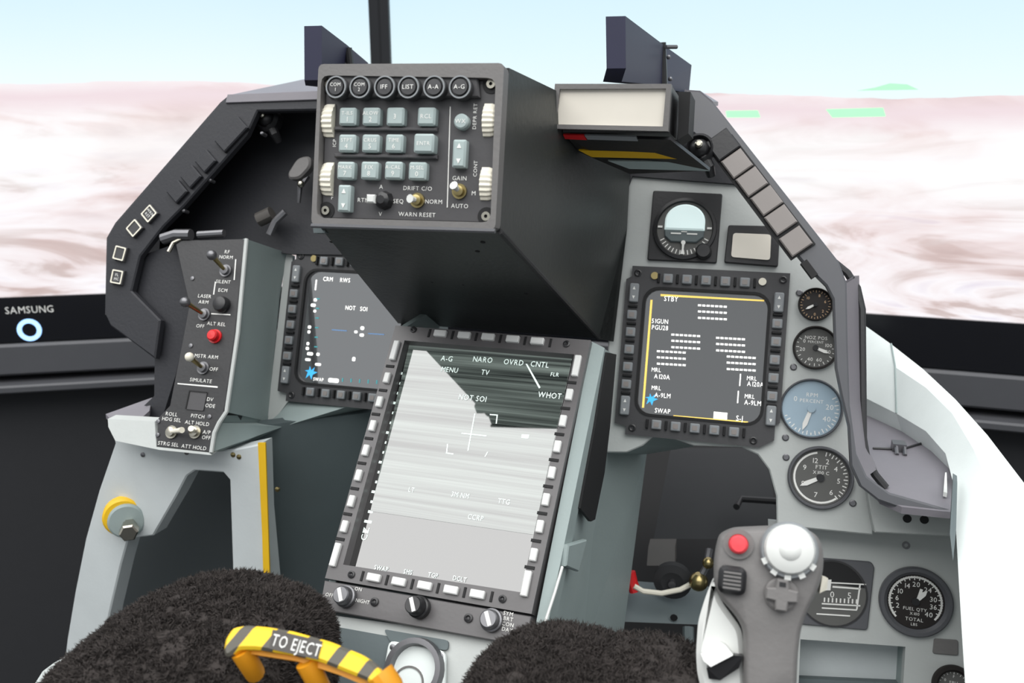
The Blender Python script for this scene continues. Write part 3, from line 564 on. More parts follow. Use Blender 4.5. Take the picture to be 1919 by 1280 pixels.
# ================================================================ SQUARE DISPLAYS
GA, GB = .018, .01698
def mfd(cx, label, right):
    pl = Plane(PP.w(cx, 0, 0), PP.u, PP.v); t = thing('multifunction_display', label, 'display', pl.w(0, -.083, -.01))
    o = [(-.0715, .0825), (.0765, .0825), (.0765, -.058), (.0725, -.060), (.0725, -.0745), (.060, -.0825), (-.0655, -.0825), (-.0655, -.0745), (-.0765, -.0725), (-.0765, .0690), (-.0715, .0720)]
    hw, hh = (.0575, .0605); op = rrect(2*hw, 2*hh, .013, 5, .0012, 0)
    part('bezel', MB().prism(pl, o, -.012, -.003, holes=[op]), M['bezel'], t)
    part('inner_lip', MB().prism(pl, rrect(2*hw+.005, 2*hh+.005, .015, 5, .0012, 0), -.004, -.002, holes=[op]), M['deep'], t)
    sc = part('screen', MB().prism(pl, op, -.014, -.0064), M['scrR'] if right else M['scrL'], t, label='dark glossy screen')
    bm = MB().prism(LOC, rrect(.0092, .0088, .001, 2), 0, .0045, ch=.0009).mesh('button'); bm.materials.append(M['keyd'])
    wl = MB().prism(LOC, rrect(.0118, .0112, .0012, 2), .0016, .0024, holes=[rrect(.0050, .0048, .0005, 2)]).mesh('cap')
    cm = MB().prism(LOC, rrect(.0048, .0046, .0006, 2), .0044, .0050).mesh('cap'); cm.materials.append(M['lamp'])
    sm = MB().box(LOC, 0, 0, .0022, .0088, 0, .0034, ch=.0006).mesh('slot'); sm.materials.append(M['deep'])
    def but(a, b, rot=0):
        ob = part('button', bm, None, t, pl.mat(a, b, -.003, rot)); part('cap', cm, None, ob, pl.mat(a, b, -.003, rot))
    for i in range(5):
        e = (i-2)
        but(e*GA, .0713); but(e*GA, -.0702)
        but(-.0679, -e*GB); but(.0679, -e*GB)
        for sgn in (-.5, .5):
            if sgn == .5 or i == 0:
                part('barrier', sm, None, t, pl.mat((e+sgn)*GA, .0713, -.003)); part('barrier', sm, None, t, pl.mat((e+sgn)*GA, -.0702, -.003))
                part('barrier', sm, None, t, pl.mat(-.0679, -(e+sgn)*GB, -.003, R(90))); part('barrier', sm, None, t, pl.mat(.0679, -(e+sgn)*GB, -.003, R(90)))
    for a, b in ((-.0675, .0555), (-.0675, -.0545), (.0680, .0540), (.0680, -.0520)):
        ob = part('rocker', MB().prism(LOC, rrect(.0088, .0185, .0015, 2), 0, .005, ch=.001), M['keyd'], t, pl.mat(a, b, -.003))
        part('lettering', MB().prism(LOC, [(-.0014, .003), (.0014, .003), (0, .0062)], .0051, .0053).prism(LOC, [(-.0014, -.003), (.0014, -.003), (0, -.0062)], .0051, .0053), M['print'], ob, pl.mat(a, b, -.003))
    for a, b in ((-.0655, .0755), (.0705, .0760), (-.0590, -.0755), (.0540, -.0765)):
        part('screw', MB().lathe(pl, a, b, [(.0036, -.003), (.0036, -.002), (.0026, -.0016), (.0012, -.0024)], 14), M['knob'], t)
    part('sensor', MB().cyl(pl, -.0490, .0735, .0036, -.003, -.0006, 16), M['brass'], t); part('indicator', MB().cyl(pl, .0520, .0730, .0036, -.003, -.0006, 16), M['ivory'], t, label='pale round indicator')
    return t, pl, sc
mR, pR, sR = mfd(.1833, 'square display with a yellow bordered stores page and rows of dashes', True)
mL, pL, sL = mfd(-.1833, 'square display showing a radar page with a blue horizon line', False)
sc_c = -.0062
def screen_text(pl, parent, items, m='twhite', c=sc_c):
    for px, py, s_, size in items:
        x = MB(); a_, b_ = pl.uv(px, py, c); x.text(pl, a_, b_, c+.0003, s_, size*.85, 'C', 0, .8); part('screen_text', x, M[m], parent)
screen_text(pR, sR, [(1258, 560, 'STBY', .0082), (1237, 602, '51GUN', .0075), (1237, 614, 'PGU28', .0075), (1230, 693, 'MRL', .0068), (1241, 706, 'A120A', .0075), (1230, 727, 'MRL', .0068), (1242, 741, 'A-9LM', .0075), (1409, 709, 'MRL', .0068), (1416, 720, 'A120A', .0075), (1405, 743, 'MRL', .0068), (1411, 755, 'A-9LM', .0075), (1242, 770, 'SWAP', .0075), (1386, 784, 'S-J', .0085)])
x = MB()
for cx, cy in ((1335, 585), (1285, 640), (1369, 646), (1258, 671), (1389, 681)):
    for r_ in (-11.5, 0, 12):
        for i in range(7):
            a, b = pR.uv(cx-24+8*i, cy+r_+(i-3)*.45, sc_c); x.box(pR, a, b, .0030, .0018, sc_c, sc_c+.0002)
for px in (1387, 1383):
    a, b = pR.uv(px, 712 if px == 1387 else 744, sc_c); x.box(pR, a, b, .0011, .0115, sc_c, sc_c+.0002)
a, b = pR.uv(1350, 779, sc_c); x.box(pR, a, b, .0125, .0065, sc_c, sc_c+.0002)
part('dash_rows', x, M['twhite'], sR)
x = MB()
for q_ in ([(1219, 562), (1223, 562), (1207, 764), (1203, 764)], [(1238, 551), (1432, 562), (1432, 565), (1238, 555)], [(1262, 778), (1402, 790), (1402, 793), (1262, 781)]): x.prism(pR, pR.pts(q_, sc_c), sc_c, sc_c+.0002)
part('border_lines', x, M['tyel'], sR)
def bird(pl, px, py, parent, k_):
    a, b = pl.uv(px, py, sc_c); x = MB(); P_ = [(-1, .2), (-.5, .05), (-.75, -.9), (-.2, -.35), (.15, -1), (.3, -.3), (1, .1), (.35, .2), (.5, .8), (0, .3), (-.3, .9), (-.35, .35)]
    x.prism(pl, [(a+u_*k_, b+v_*k_) for u_, v_ in P_], sc_c, sc_c+.0003); part('blue_mark', x, M['tblue'], parent, label='small blue aircraft mark')
bird(pR, 1221, 748, sR, .0062); bird(pL, 583, 698, sL, .0075)
screen_text(pL, sL, [(615, 523, 'CRM', .0078), (647, 525, 'RWS', .0078), (657, 577, 'NOT', .0078), (682, 579, 'SOI', .0078), (597, 711, 'SWAP', .0062)])
for px, py, w_, h_ in ((592, 534, 2.5, 20), (591, 562, 6, 6), (587, 572, 9, 6), (590, 583, 5, 5), (580, 613, 6, 6), (579, 622, 5, 6), (577, 644, 5, 6), (576, 653, 6, 6), (581, 663, 11, 6), (596, 664, 6, 6), (577, 674, 10, 5), (596, 683, 11, 5), (625, 713, 20, 8), (679, 615, 7, 7), (667, 622, 6, 5), (678, 628, 8, 6), (663, 673, 6, 8)):
    a, b = pL.uv(px, py, sc_c); s1, s2 = pL.sc(px, py, sc_c); part('screen_symbol', MB().prism(pL, rrect(w_*s1, h_*s2, min(w_*s1, h_*s2)*.35, 2, a, b), sc_c, sc_c+.0002), M['twhite'], sL)
sl_ = mat('lit_slate', '#5d7fa8', .5, emit=.5)
for q_ in ([(622, 617), (650, 619), (650, 621), (622, 619)], [(690, 624), (720, 626), (720, 628), (690, 626)]): part('horizon_line', MB().prism(pL, pL.pts(q_, sc_c), sc_c, sc_c+.0002), sl_, sL)
x = MB()
for i in range(6):
    a, b = pL.uv(596-i*.8, 560+i*18, sc_c); x.box(pL, a, b, .004, .0014, sc_c, sc_c+.0002)
    a, b = pL.uv(642+i*16, 712+i, sc_c); x.box(pL, a, b, .0014, .004, sc_c, sc_c+.0002)
part('scale_ticks', x, M['tcyan'], sL)

# ================================================================ CENTER PORTRAIT DISPLAY
t = thing('portrait_display', 'tall portrait display with pale keys along all four sides', 'display', cw(800, 1190))
bq = [(741, 610), (1107, 637.5), (996, 1150.6), (609, 1083.5)]; gq = [(758, 638), (1076, 664), (976, 1110), (643, 1058)]
part('bezel', MB().prism(CP, CP.pts(bq), -.014, 0, holes=[CP.pts(gq)]), M['cbez'], t)
m = bpy.data.materials.new('targeting_video'); m.use_nodes = True; nt = m.node_tree; N_, L_ = nt.nodes, nt.links; b_ = N_['Principled BSDF']
tc = N_.new('ShaderNodeTexCoord'); mp = N_.new('ShaderNodeMapping'); mp.inputs['Scale'].default_value = (1.0, 95, 1); mp.inputs['Rotation'].default_value = (0, 0, R(1.5)); L_.new(tc.outputs['Object'], mp.inputs[0])
nz = N_.new('ShaderNodeTexNoise'); nz.inputs['Scale'].default_value = 1.6; nz.inputs['Detail'].default_value = 6; nz.inputs['Roughness'].default_value = .65; L_.new(mp.outputs[0], nz.inputs['Vector'])
cr = N_.new('ShaderNodeValToRGB'); L_.new(nz.outputs['Fac'], cr.inputs[0])
for e, (p_, c_) in zip(cr.color_ramp.elements, ((.38, '#2c3432'), (.66, '#b4c4bc'))): e.position = p_; e.color = (*lin(c_), 1)
b_.inputs['Base Color'].default_value = (.006, .006, .006, 1); b_.inputs['Roughness'].default_value = .03; b_.inputs['IOR'].default_value = 2.3; L_.new(cr.outputs[0], b_.inputs['Emission Color']); b_.inputs['Emission Strength'].default_value = .42
gpt = CP.pts(gq, -.01); CPM = CP.mat(0, 0, 0)
gl = M['glassb'] = glass_screen('portrait_glass', '#0a0a0b', spec=.5, ior=2.35, rough=.03)
sg = part('screen', MB().prism(LOC, gpt, -.016, -.0104), gl, t, CPM, label='glossy dark screen glass')
vq = CP.pts([(767, 645), (1072, 672), (1000, 1002), (694, 958)], -.01)
part('video_picture', MB().prism(LOC, vq, -.0106, -.010), m, sg, CPM, label='gray streaked video picture')
ck = MB().prism(LOC, rrect(.0056, .0098, .0008, 2), 0, .0035, ch=.0008).mesh('key'); ck.materials.append(M['keyl'])
ckt = MB().prism(LOC, rrect(.0056, .0190, .0008, 2), 0, .0035, ch=.0008).mesh('rocker'); ckt.materials.append(M['keyl'])
ckh = MB().prism(LOC, rrect(.0118, .0062, .0008, 2), 0, .0035, ch=.0008).mesh('key'); ckh.materials.append(M['keyl'])
cls = MB().box(LOC, 0, 0, .0080, .0024, 0, .0008, ch=.0002).mesh('barrier'); cls.materials.append(M['deep'])
clv = MB().box(LOC, 0, 0, .0020, .0078, 0, .0008, ch=.0002).mesh('barrier'); clv.materials.append(M['deep'])
lc = [(738.5, 655.5), (724, 707), (710, 752), (697, 797), (684, 843), (670.5, 890), (657, 938.5), (644, 986), (627, 1039)]
rc = [(1079.6, 684.5), (1066, 738.6), (1054, 788), (1043.6, 836), (1033, 885), (1022, 935.5), (1010.7, 986), (999, 1039), (985, 1093)]
for cols in (lc, rc):
    uv_ = CP.pts(cols, .003)
    for i, (a, b) in enumerate(uv_):
        part('rocker' if i in (0, 8) else 'key', ckt if i in (0, 8) else ck, None, t, CP.mat(a, b, 0))
        if i < 8:
            a2, b2 = uv_[i+1]; f_ = .56 if i == 0 else (.44 if i == 7 else .5); part('barrier', cls, None, t, CP.mat(a+(a2-a)*f_-.001, b+(b2-b)*f_, 0))
for row in ([(824, 623.5), (869, 627), (913.7, 630), (960, 634), (1006, 638)], [(699, 1082), (746, 1089.6), (794.6, 1097), (844, 1105), (893.5, 1113)]):
    uv_ = CP.pts(row, .003); da = (uv_[4][0]-uv_[0][0])/4; db = (uv_[4][1]-uv_[0][1])/4
    for a, b in uv_: part('key', ckh, None, t, CP.mat(a, b, 0))
    for i in range(6): part('barrier', clv, None, t, CP.mat(uv_[0][0]+da*(i-.5), uv_[0][1]+db*(i-.5), 0))
for px, py in ((659, 1077), (942, 1122.6), (775, 618), (1062, 645)): part('screw', MB().lathe(CP, *CP.uv(px, py), [(.0030, 0), (.0030, .0012), (.0018, .0016), (.0008, .0006)], 14), M['knob'], t)
kp = part('control_strip', MB().prism(CP, CP.pts([(607.5, 1087.5), (995, 1155), (985, 1211), (598, 1141)]), -.014, -.0005, ch=.0006), M['cbez'], t, label='knob strip below the display')
def knob(px, py, r, h, body, cap, parent, pl=CP, c=0):
    a, b = pl.uv(px, py, c+h*.8); o = part('knob', MB().lathe(pl, a, b, [(r, c), (r, c+h*.35), (r*.86, c+h*.4), (r*.8, c+h*.92), (r*.7, c+h)], 24), M[body], parent)
    part('pointer', MB().box(pl, a, b, r*.35, r*1.25, c+h, c+h+.0006, rot=.5), M[cap], o)
knob(640, 1115, .0085, .012, 'steel', 'print', kp); knob(776, 1134, .0085, .016, 'knob', 'print', kp); knob(916, 1160, .0085, .010, 'steel', 'print', kp)
for px, py in ((702, 1128), (878, 1158.5)): part('screw', MB().lathe(CP, *CP.uv(px, py), [(.0034, -.001), (.0034, .001), (.002, .0014), (.001, .0004)], 14), M['knob'], kp)
x = MB()
for px, py, s_ in ((618, 1115, 'OFF'), (672, 1104, 'ON'), (680, 1127, 'NIGHT'), (953, 1150, 'SYM'), (953, 1160, 'BRT'), (952, 1170, 'CON'), (951, 1180, 'DAY')): lab(x, CP, px, py, -.0003, s_, .0040)
part('lettering', x, M['print'], kp)['kind'] = 'stuff'
x = MB()
for px, py, s_, z in ((838, 672, 'A-G', .0085), (905, 674, 'NARO', .0085), (963, 679, 'OVRD', .0085), (1012, 683, 'CNTL', .0085), (843, 693, 'MENU', .008), (910, 698, 'TV', .008), (1040, 702, 'FLR', .006), (1031, 741, 'WHOT', .0085), (886, 746, 'NOT SOI', .0085), (772, 918, 'LT', .007), (863, 928, '3M NM', .007), (945, 940, 'TTG', .007), (892, 970, 'CCRP', .007), (715, 1065, 'SWAP', .006), (765, 1072, 'SMS', .006), (812, 1078, 'TGP', .006), (862, 1085, 'DCLT', .006)): part('screen_text', MB().text(CP, *CP.uv(px, py, -.0099), -.0096, s_, z*.85, 'C', 0, .85), M['tpale'], sg)
x = MB()
for q_ in ([(985, 682), (988, 682), (1013, 726), (1010, 728)], [(838, 832), (840, 832), (838, 850), (836, 850)], [(836, 848), (850, 850), (850, 852), (836, 850)], [(913, 847), (915, 847), (910, 856), (908, 856)], [(918, 776), (933, 777), (933, 779), (918, 778)], [(931, 777), (933, 777), (931, 794), (929, 794)], [(889, 775), (891, 775), (878, 845), (876, 845)], [(865, 811), (912, 816), (912, 818), (865, 813)], [(978, 814), (992, 815), (990, 822), (977, 821)]): x.prism(CP, CP.pts(q_, -.0099), -.0099, -.0097)
part('reticle', x, M['tpale'], sg)['kind'] = 'stuff'
x = MB()
for i in range(17):
    px = 757-i*4.5; py = 700+i*18.5; a, b = CP.uv(px, py, -.01); x.box(CP, a, b, .0045 if i % 3 else .007, .0022, -.0104, -.0101)
x.text(CP, *CP.uv(684, 1000, -.01), -.0101, 'CZ', .008, rot=R(90)); part('scale_marks', x, M['tpale'], sg)

# ================================================================ SWITCH PANEL (left)
t = thing('switch_panel', 'black toggle switch panel with a red release button', 'panel', SP.hit(345, 840))
part('faceplate', MB().prism(SP, SP.pts(sp_out), -.006, 0, ch=.0008), M['black'], t)
part('rear_box', MB().prism(SP, SP.pts([(345, 470), (450, 462), (436, 624), (415, 765), (388, 835), (300, 825), (352, 637)]), -.04, -.006), M['black'], t)
for (px, py), tip, ball in (((424, 508), (397, 478), True), ((384, 590), (347, 566), True), ((382, 690), (355, 669), True), ((323, 810), (341, 806), False), ((367, 810), (358, 803), False)):
    o, p1 = toggle(t, SP, px, py, tip, 0, .026 if ball else .014, .003, ball, 'steel' if ball else 'metal', 'ivory', 1.25)
    if ball: part('ball_tip', MB().sphere(p1, .0052 if py < 600 else .0045), M['steel' if py < 600 else 'ivory'], o)
a, b = SP.uv(400, 629, .004); part('release_button', MB().lathe(SP, a, b, [(.0072, 0), (.0072, .002), (.0056, .002), (.0056, .007), (.0044, .0084), (0, .0086)], 20, True, False), M['red'], t, label='round red button')
a, b = SP.uv(414, 570, .004); part('black_knob', MB().lathe(SP, a, b, [(.0085, 0), (.0085, .004), (.007, .008), (.006, .0085)], 20), M['knob'], t)
a, b = SP.uv(369, 751); s1, s2 = SP.sc(369, 751); o = part('square_lamp', MB().prism(SP, rrect(34*s1, 36*s2, .001, 2, a, b), 0, .0012), M['face'], t)
part('lamp_frame', MB().prism(SP, [(a-17*s1, b+18*s2), (a+17*s1, b+18*s2), (a+17*s1, b+16*s2), (a-15*s1, b+16*s2), (a-15*s1, b-18*s2), (a-17*s1, b-18*s2)], .0012, .002), M['deep'], o)
for px, py in ((358, 648), (297, 790), (361, 522), (393, 781), (296, 815)): part('screw', MB().lathe(SP, *SP.uv(px, py), [(.0022, 0), (.0022, .001), (.0012, .0013)], 10), M['steel'], t)
x = MB()
for q_ in ([(441, 486), (443, 486), (440, 525), (438, 525)], [(403, 528), (405, 528), (401.5, 552), (399.5, 552)], [(396, 587), (432, 589), (432, 591), (396, 589)], [(333, 718), (408, 724), (408, 727), (333, 720)]): x.prism(SP, SP.pts(q_), 0, .0003)
for px, py, s_ in ((426, 472, 'RF'), (424, 482, 'NORM'), (419, 528, 'SILENT'), (418, 544, 'ECM'), (384, 555, 'LASER'), (382, 566, 'ARM'), (376, 611, 'OFF'), (406, 607, 'ALT REL'), (387, 668, 'MSTR ARM'), (401, 692, 'OFF'), (377, 713, 'SIMULATE'), (391, 748, 'ADV'), (391, 760, 'MODE'), (322, 776, 'ROLL'), (322, 786, 'HDG SEL'), (316, 832, 'STRG SEL'), (371, 780, 'PITCH'), (370, 793, 'ALT HOLD'), (388, 810, 'A/P'), (387, 820, 'OFF'), (364, 838, 'ATT HOLD')): lab(x, SP, px, py, 0, s_, .0052)
part('lettering', x, M['print'], t)['kind'] = 'stuff'

# ================================================================ INSTRUMENTS (right)
def gauge(label, pl, px, py, rp, c, face, marks, nums, texts, needle, bez='gbez', nlen=.7, tick=(0, 360, 10), bz=.14, arcs=None, cup=.006, hub='knob'):
    """nums: (angle clockwise from top, text); texts: (u,v in radii, text, size in radii)"""
    a, b = pl.uv(px, py, c); r = rp*(pl.sc(px, py, c)[0]+pl.sc(px, py, c)[1])/2; g = Plane(pl.w(a, b, c), pl.u, pl.v)
    t = thing('round_gauge', label, 'gauge', g.w(0, -r, 0))
    part('case', MB().lathe(g, 0, 0, [(r*.97, -.03), (r*.97, 0), (0, 0)], 40, True, False), M['black'], t)
    part('bezel', MB().lathe(g, 0, 0, [(r, 0), (r, .004), (r*.96, .0055), (r*(1-bz*.6), .0055), (r*(1-bz), .003), (r*(1-bz), .0)], 48, False, False), M[bez], t)
    R_ = r*(1-bz)*.99; f_ = part('dial', MB().cyl(g, 0, 0, R_, 0, .0012, 48), M[face], t); x = MB()
    k_, a0, a1_ = 0, tick[0], tick[1]
    while a0+k_*tick[2] <= a1_+.01:
        th = R(a0+k_*tick[2]); L0 = .80 if k_ % 2 == 0 else .86; w_ = R_*.035
        x.box(g, math.sin(th)*R_*(L0+.95)/2, math.cos(th)*R_*(L0+.95)/2, w_, R_*(.95-L0), .0012, .0014, rot=-th); k_ += 1
    for th, s_ in nums: x.text(g, math.sin(R(th))*R_*.64, math.cos(R(th))*R_*.64, .0013, s_, R_*.26)
    for u_, v_, s_, z in texts: x.text(g, u_*R_, v_*R_, .0013, s_, z*R_)
    for q0, q1 in (arcs or []):
        n = 24; P_ = [(math.sin(R(q0+(q1-q0)*i/n)), math.cos(R(q0+(q1-q0)*i/n))) for i in range(n+1)]
        x.prism(g, [(u_*R_*.94, v_*R_*.94) for u_, v_ in P_]+[(u_*R_*.87, v_*R_*.87) for u_, v_ in P_[::-1]], .0012, .0014)
    part('markings', x, M[marks], f_)
    th = R(needle); nd = MB(); du, dv = math.sin(th), math.cos(th); pu, pv = dv, -du; n_ = nlen*R_; w_ = R_*.06
    nd.prism(g, [(pu*w_, pv*w_), (du*n_*.7+pu*w_*1.4, dv*n_*.7+pv*w_*1.4), (du*n_, dv*n_), (du*n_*.7-pu*w_*1.4, dv*n_*.7-pv*w_*1.4), (-pu*w_, -pv*w_)], .0018, .0024)
    part('needle', nd, M['print'], t); part('hub', MB().cyl(g, 0, 0, R_*.14, .0014, .0032, 20), M[hub], t)
    return t, g, R_
pc = -.008
tan = M['tan'] = mat('tan_print', '#d8b48c', .6)
gauge('small black gauge with tan marks, topmost in the gauge column', PP, 1528, 571, 32, pc, 'gblk', 'tan', [(20, '8'), (70, '6'), (130, '2'), (180, '0'), (310, '10')], [], 240, tick=(0, 350, 12), bz=.08, bez='gblk')
gauge('dark nozzle position gauge with a brownish rim under the small black gauge', PP, 1528, 652, 42, pc, 'gface', 'print', [(75, '100'), (105, '80'), (160, '60'), (200, '40'), (260, '20'), (300, '0')], [(.0, .52, 'NOZ POS', .24), (0, .3, 'PERCENT', .17)], 110, bez='gblk', tick=(90, 300, 15), bz=.10)
gauge('gauge with a pale blue face in the middle of the gauge column', PP, 1520, 766, 58, pc, 'grefl', 'print', [(300, '0'), (80, '20'), (120, '40')], [(0, .5, 'RPM', .2), (0, .28, 'PERCENT', .18)], 198, bez='gbez', tick=(60, 250, 9), bz=.07, nlen=.85, hub='grefl')  # face and hub colored pale blue for the reflection on the glass
gauge('large gray faced gauge, lowest in the gauge column', PP, 1537, 895, 61, pc, 'gface', 'print', [(20, '2'), (55, '4'), (95, '5'), (140, '6'), (190, '7'), (245, '8'), (300, '9'), (340, '12')], [(.02, .38, 'FTIT', .2), (.02, .18, 'X100 C', .17)], 242, tick=(10, 140, 8), bz=.12, arcs=[(140, 350)], nlen=.78)
gt, gp, gr = gauge('black fuel quantity gauge with a thick bezel on the side console', PC, 1715, 1127, 68, .001, 'gblk', 'print', [(40, '24'), (75, '30'), (100, '36'), (130, '40'), (300, '10'), (275, '6'), (250, '2'), (0, '20'), (330, '14')], [(0, -.28, 'FUEL QTY', .17), (0, -.45, 'X100', .15), (0, -.66, 'TOTAL', .18), (0, -.84, 'LBS', .14)], 40, bez='gbez', tick=(235, 235+250, 6), bz=.22, arcs=[(225, 320), (320, 490)], nlen=.6)
nd = MB().box(gp, gr*.12, gr*.25, gr*.1, gr*.5, .0016, .0022, rot=-.25); part('needle', nd, M['print'], gt)
gauge('small dark gauge cut off at the edge of the side console beside the sill', PC, 1786, 1284, 40, .001, 'gface', 'print', [(0, 'F'), (300, '0')], [(0, .2, 'EPU', .3)], 90, bez='gblk', bz=.3, tick=(270, 450, 15))
# attitude indicator
t = thing('attitude_indicator', 'standby attitude indicator with a white half dome in a black square case', 'instrument', PP.hit(1280, 490))
part('case', MB().prism(PP, roundpoly(PP.pts([(1224, 357), (1354, 363), (1343, 493), (1213, 487)], -.004), .002), -.03, -.004, ch=.0008), M['black'], t)
a, b = PP.uv(1283, 429, -.004); s1, s2 = PP.sc(1283, 429); r = 54*s1; g = Plane(PP.w(a, b, -.004), PP.u, PP.v)
part('bezel', MB().lathe(g, 0, 0, [(r*1.12, 0), (r*1.1, .003), (r, .0035), (r*.96, .0005)], 44, False, False), M['knob'], t)
part('dial', MB().cyl(g, 0, 0, r*.97, 0, .0008, 44), M['gface'], t)
dm = [(-.70, .0), (.70, .0)]+[(.70, .30)]+[(.70*math.cos(R(q))*1.0, .30+.62*math.sin(R(q))) for q in range(10, 180, 10)]+[(-.70, .30)]
dx = mat('dome_white', '#dcefee', .35, emit=.35)
part('sky_dome', MB().prism(g, [(u_*r, v_*r-.06*r) for u_, v_ in dm], .0008, .0045, ch=.0015), dx, t, label='white lit upper half of the ball')
part('ground_ball', MB().prism(g, [(u_*r, v_*r) for u_, v_ in ((-.7, -.07), (.7, -.07), (.68, -.3), (.45, -.5), (-.45, -.5), (-.68, -.3))], .0008, .0035, ch=.001), M['dgray'], t)
x = MB()
for th in list(range(115, 250, 9)): x.box(g, math.sin(R(th))*r*.86, math.cos(R(th))*r*.86, r*.035, r*.16, .0008, .0012, rot=-R(th))
for sg_ in (-1, 1): x.box(g, sg_*r*.86, .04*r, r*.16, r*.07, .0008, .002)
x.prism(g, [(-.05*r, -.5*r), (.05*r, -.5*r), (.03*r, -.75*r), (.08*r, -.93*r), (-.08*r, -.93*r), (-.03*r, -.75*r)], .0036, .0042).cyl(g, 0, -.52*r, .08*r, .0036, .0044, 12)
x.box(g, -.28*r, -.2*r, .36*r, .05*r, .0036, .004).box(g, .28*r, -.2*r, .36*r, .05*r, .0036, .004).box(g, 0, -.13*r, .2*r, .03*r, .0036, .004)
part('markings', x, M['print'], t)
knb = part('cage_knob', MB().lathe(g, .72*r, -.80*r, [(.0078, 0), (.0075, .006), (.006, .008)], 18), M['knob'], t)
# small blank display
t = thing('blank_display', 'small blank display with a pale screen beside the attitude indicator', 'display', PP.hit(1410, 500))
part('case', MB().prism(PP, roundpoly(PP.pts([(1365, 422), (1462, 424), (1458, 500), (1357, 492)], -.004), .002), -.03, -.003, ch=.0008), M['black'], t)
part('screen', MB().prism(PP, roundpoly(PP.pts([(1374, 437), (1445, 440), (1443, 488), (1370, 482)], -.003), .003), -.003, -.0016), M['wscr'], t)
# flow indicator behind the stick
t = thing('flow_indicator', 'square dark indicator with white scale bars behind the control stick', 'instrument', PC.hit(1590, 1180))
part('case', MB().prism(PC, roundpoly(PC.pts([(1500, 1042), (1632, 1052), (1638, 1062), (1625, 1180), (1490, 1168)]), .003), -.02, .003, ch=.0008), M['gbez'], t)
a, b = PC.uv(1560, 1112, .003); r = 66*PC.sc(1560, 1112)[0]; g = Plane(PC.w(a, b, .003), PC.u, PC.v)
part('window_ring', MB().ring(g, 0, 0, r*.95, r, 0, .001, 40), M['black'], t); part('dial', MB().cyl(g, 0, 0, r*.95, 0, .0004, 40), M['gface'], t)
part('shutter', MB().prism(g, [(math.cos(R(q))*r*.94, math.sin(R(q))*r*.94) for q in range(18, 165, 8)], .0004, .0009), M['deep'], t)
x = MB()
for yb, x0, x1, th in ((1090, 1545, 1623, 2.4), (1098, 1560, 1613, 3), (1130, 1540, 1612, 2.4), (1138, 1540, 1606, 2.4), (1149, 1530, 1593, 2.4)): x.prism(PC, PC.pts([(x0, yb), (x1, yb+4), (x1, yb+4+th), (x0, yb+th)], .0034), .0034, .004)
x.prism(PC, PC.pts([(1610, 1096), (1613, 1096), (1607, 1142), (1604, 1142)], .0034), .0034, .004).prism(PC, PC.pts([(1546, 1086), (1558, 1086), (1556, 1106), (1544, 1106)], .0034), .0034, .0045)
for i, s_ in enumerate(('0', '5')): lab(x, PC, 1560+i*32, 1114+i*2, .0036, s_, .008)
for i in range(9): a, b = PC.uv(1545+i*7.5, 1124+i*.4, .0036); x.box(PC, a, b, .0012, .004, .0036, .0042)
part('markings', x, M['print'], t)

# ================================================================ WHITE DISPLAY BOX UNDER THE BRACKET
DB = tilted(at(1145, 200, .645), 6)
t = thing('readout_box', 'gray framed blank white readout on a black box beside the keypad housing', 'readout', DB.hit(1150, 250, -.03))
fo = DB.pts([(1040, 157), (1258, 157), (1252, 246), (1032, 241)]); fi = DB.pts([(1049, 167), (1248, 166), (1242, 237), (1041, 233)])
part('frame', MB().prism(DB, fo, -.010, 0, holes=[fi]), M['grip'], t, label='gray frame'); part('screen', MB().prism(DB, fi, -.010, -.003), M['wscr'], t, label='blank white screen')
part('body', MB().prism(DB, DB.pts([(1044, 160), (1258, 159), (1252, 247), (1050, 246)]), -.085, -.010), M['black'], t)
part('clamp_bar', MB().prism(DB, DB.pts([(1272, 172), (1294, 172), (1290, 250), (1270, 262)], -.02), -.08, -.02), M['deep'], t)
zl = DB.hit(1150, 258, -.02).z
part('lower_tray', MB().slab([DB.hit(1062, 256, -.012), DB.hit(1256, 262, -.012), DB.hit(1330, 320, -.05), DB.hit(1180, 326, -.07), DB.hit(1085, 285, -.05)], (0, .006, .002)), M['black'], t)
part('yellow_reflection', MB().slab([DB.hit(1085, 279, -.034), DB.hit(1290, 284, -.034), DB.hit(1300, 296, -.040), DB.hit(1110, 292, -.040)], (0, -.002, -.001)), M['yellow'], t)  # colored strips from here down paint reflections on the box underside
part('teal_reflection', MB().slab([DB.hit(1140, 299, -.046), DB.hit(1308, 302, -.046), DB.hit(1330, 318, -.052), DB.hit(1180, 314, -.052)], (0, -.002, -.001)), M['key'], t)
part('red_reflection', MB().slab([DB.hit(1056, 250, -.012), DB.hit(1095, 251, -.012), DB.hit(1100, 260, -.014), DB.hit(1060, 258, -.014)], (0, -.002, -.001)), M['red'], t)
part('gray_reflection', MB().slab([DB.hit(1096, 251, -.012), DB.hit(1192, 254, -.012), DB.hit(1196, 262, -.014), DB.hit(1102, 259, -.014)], (0, -.002, -.001)), M['keyd'], t)

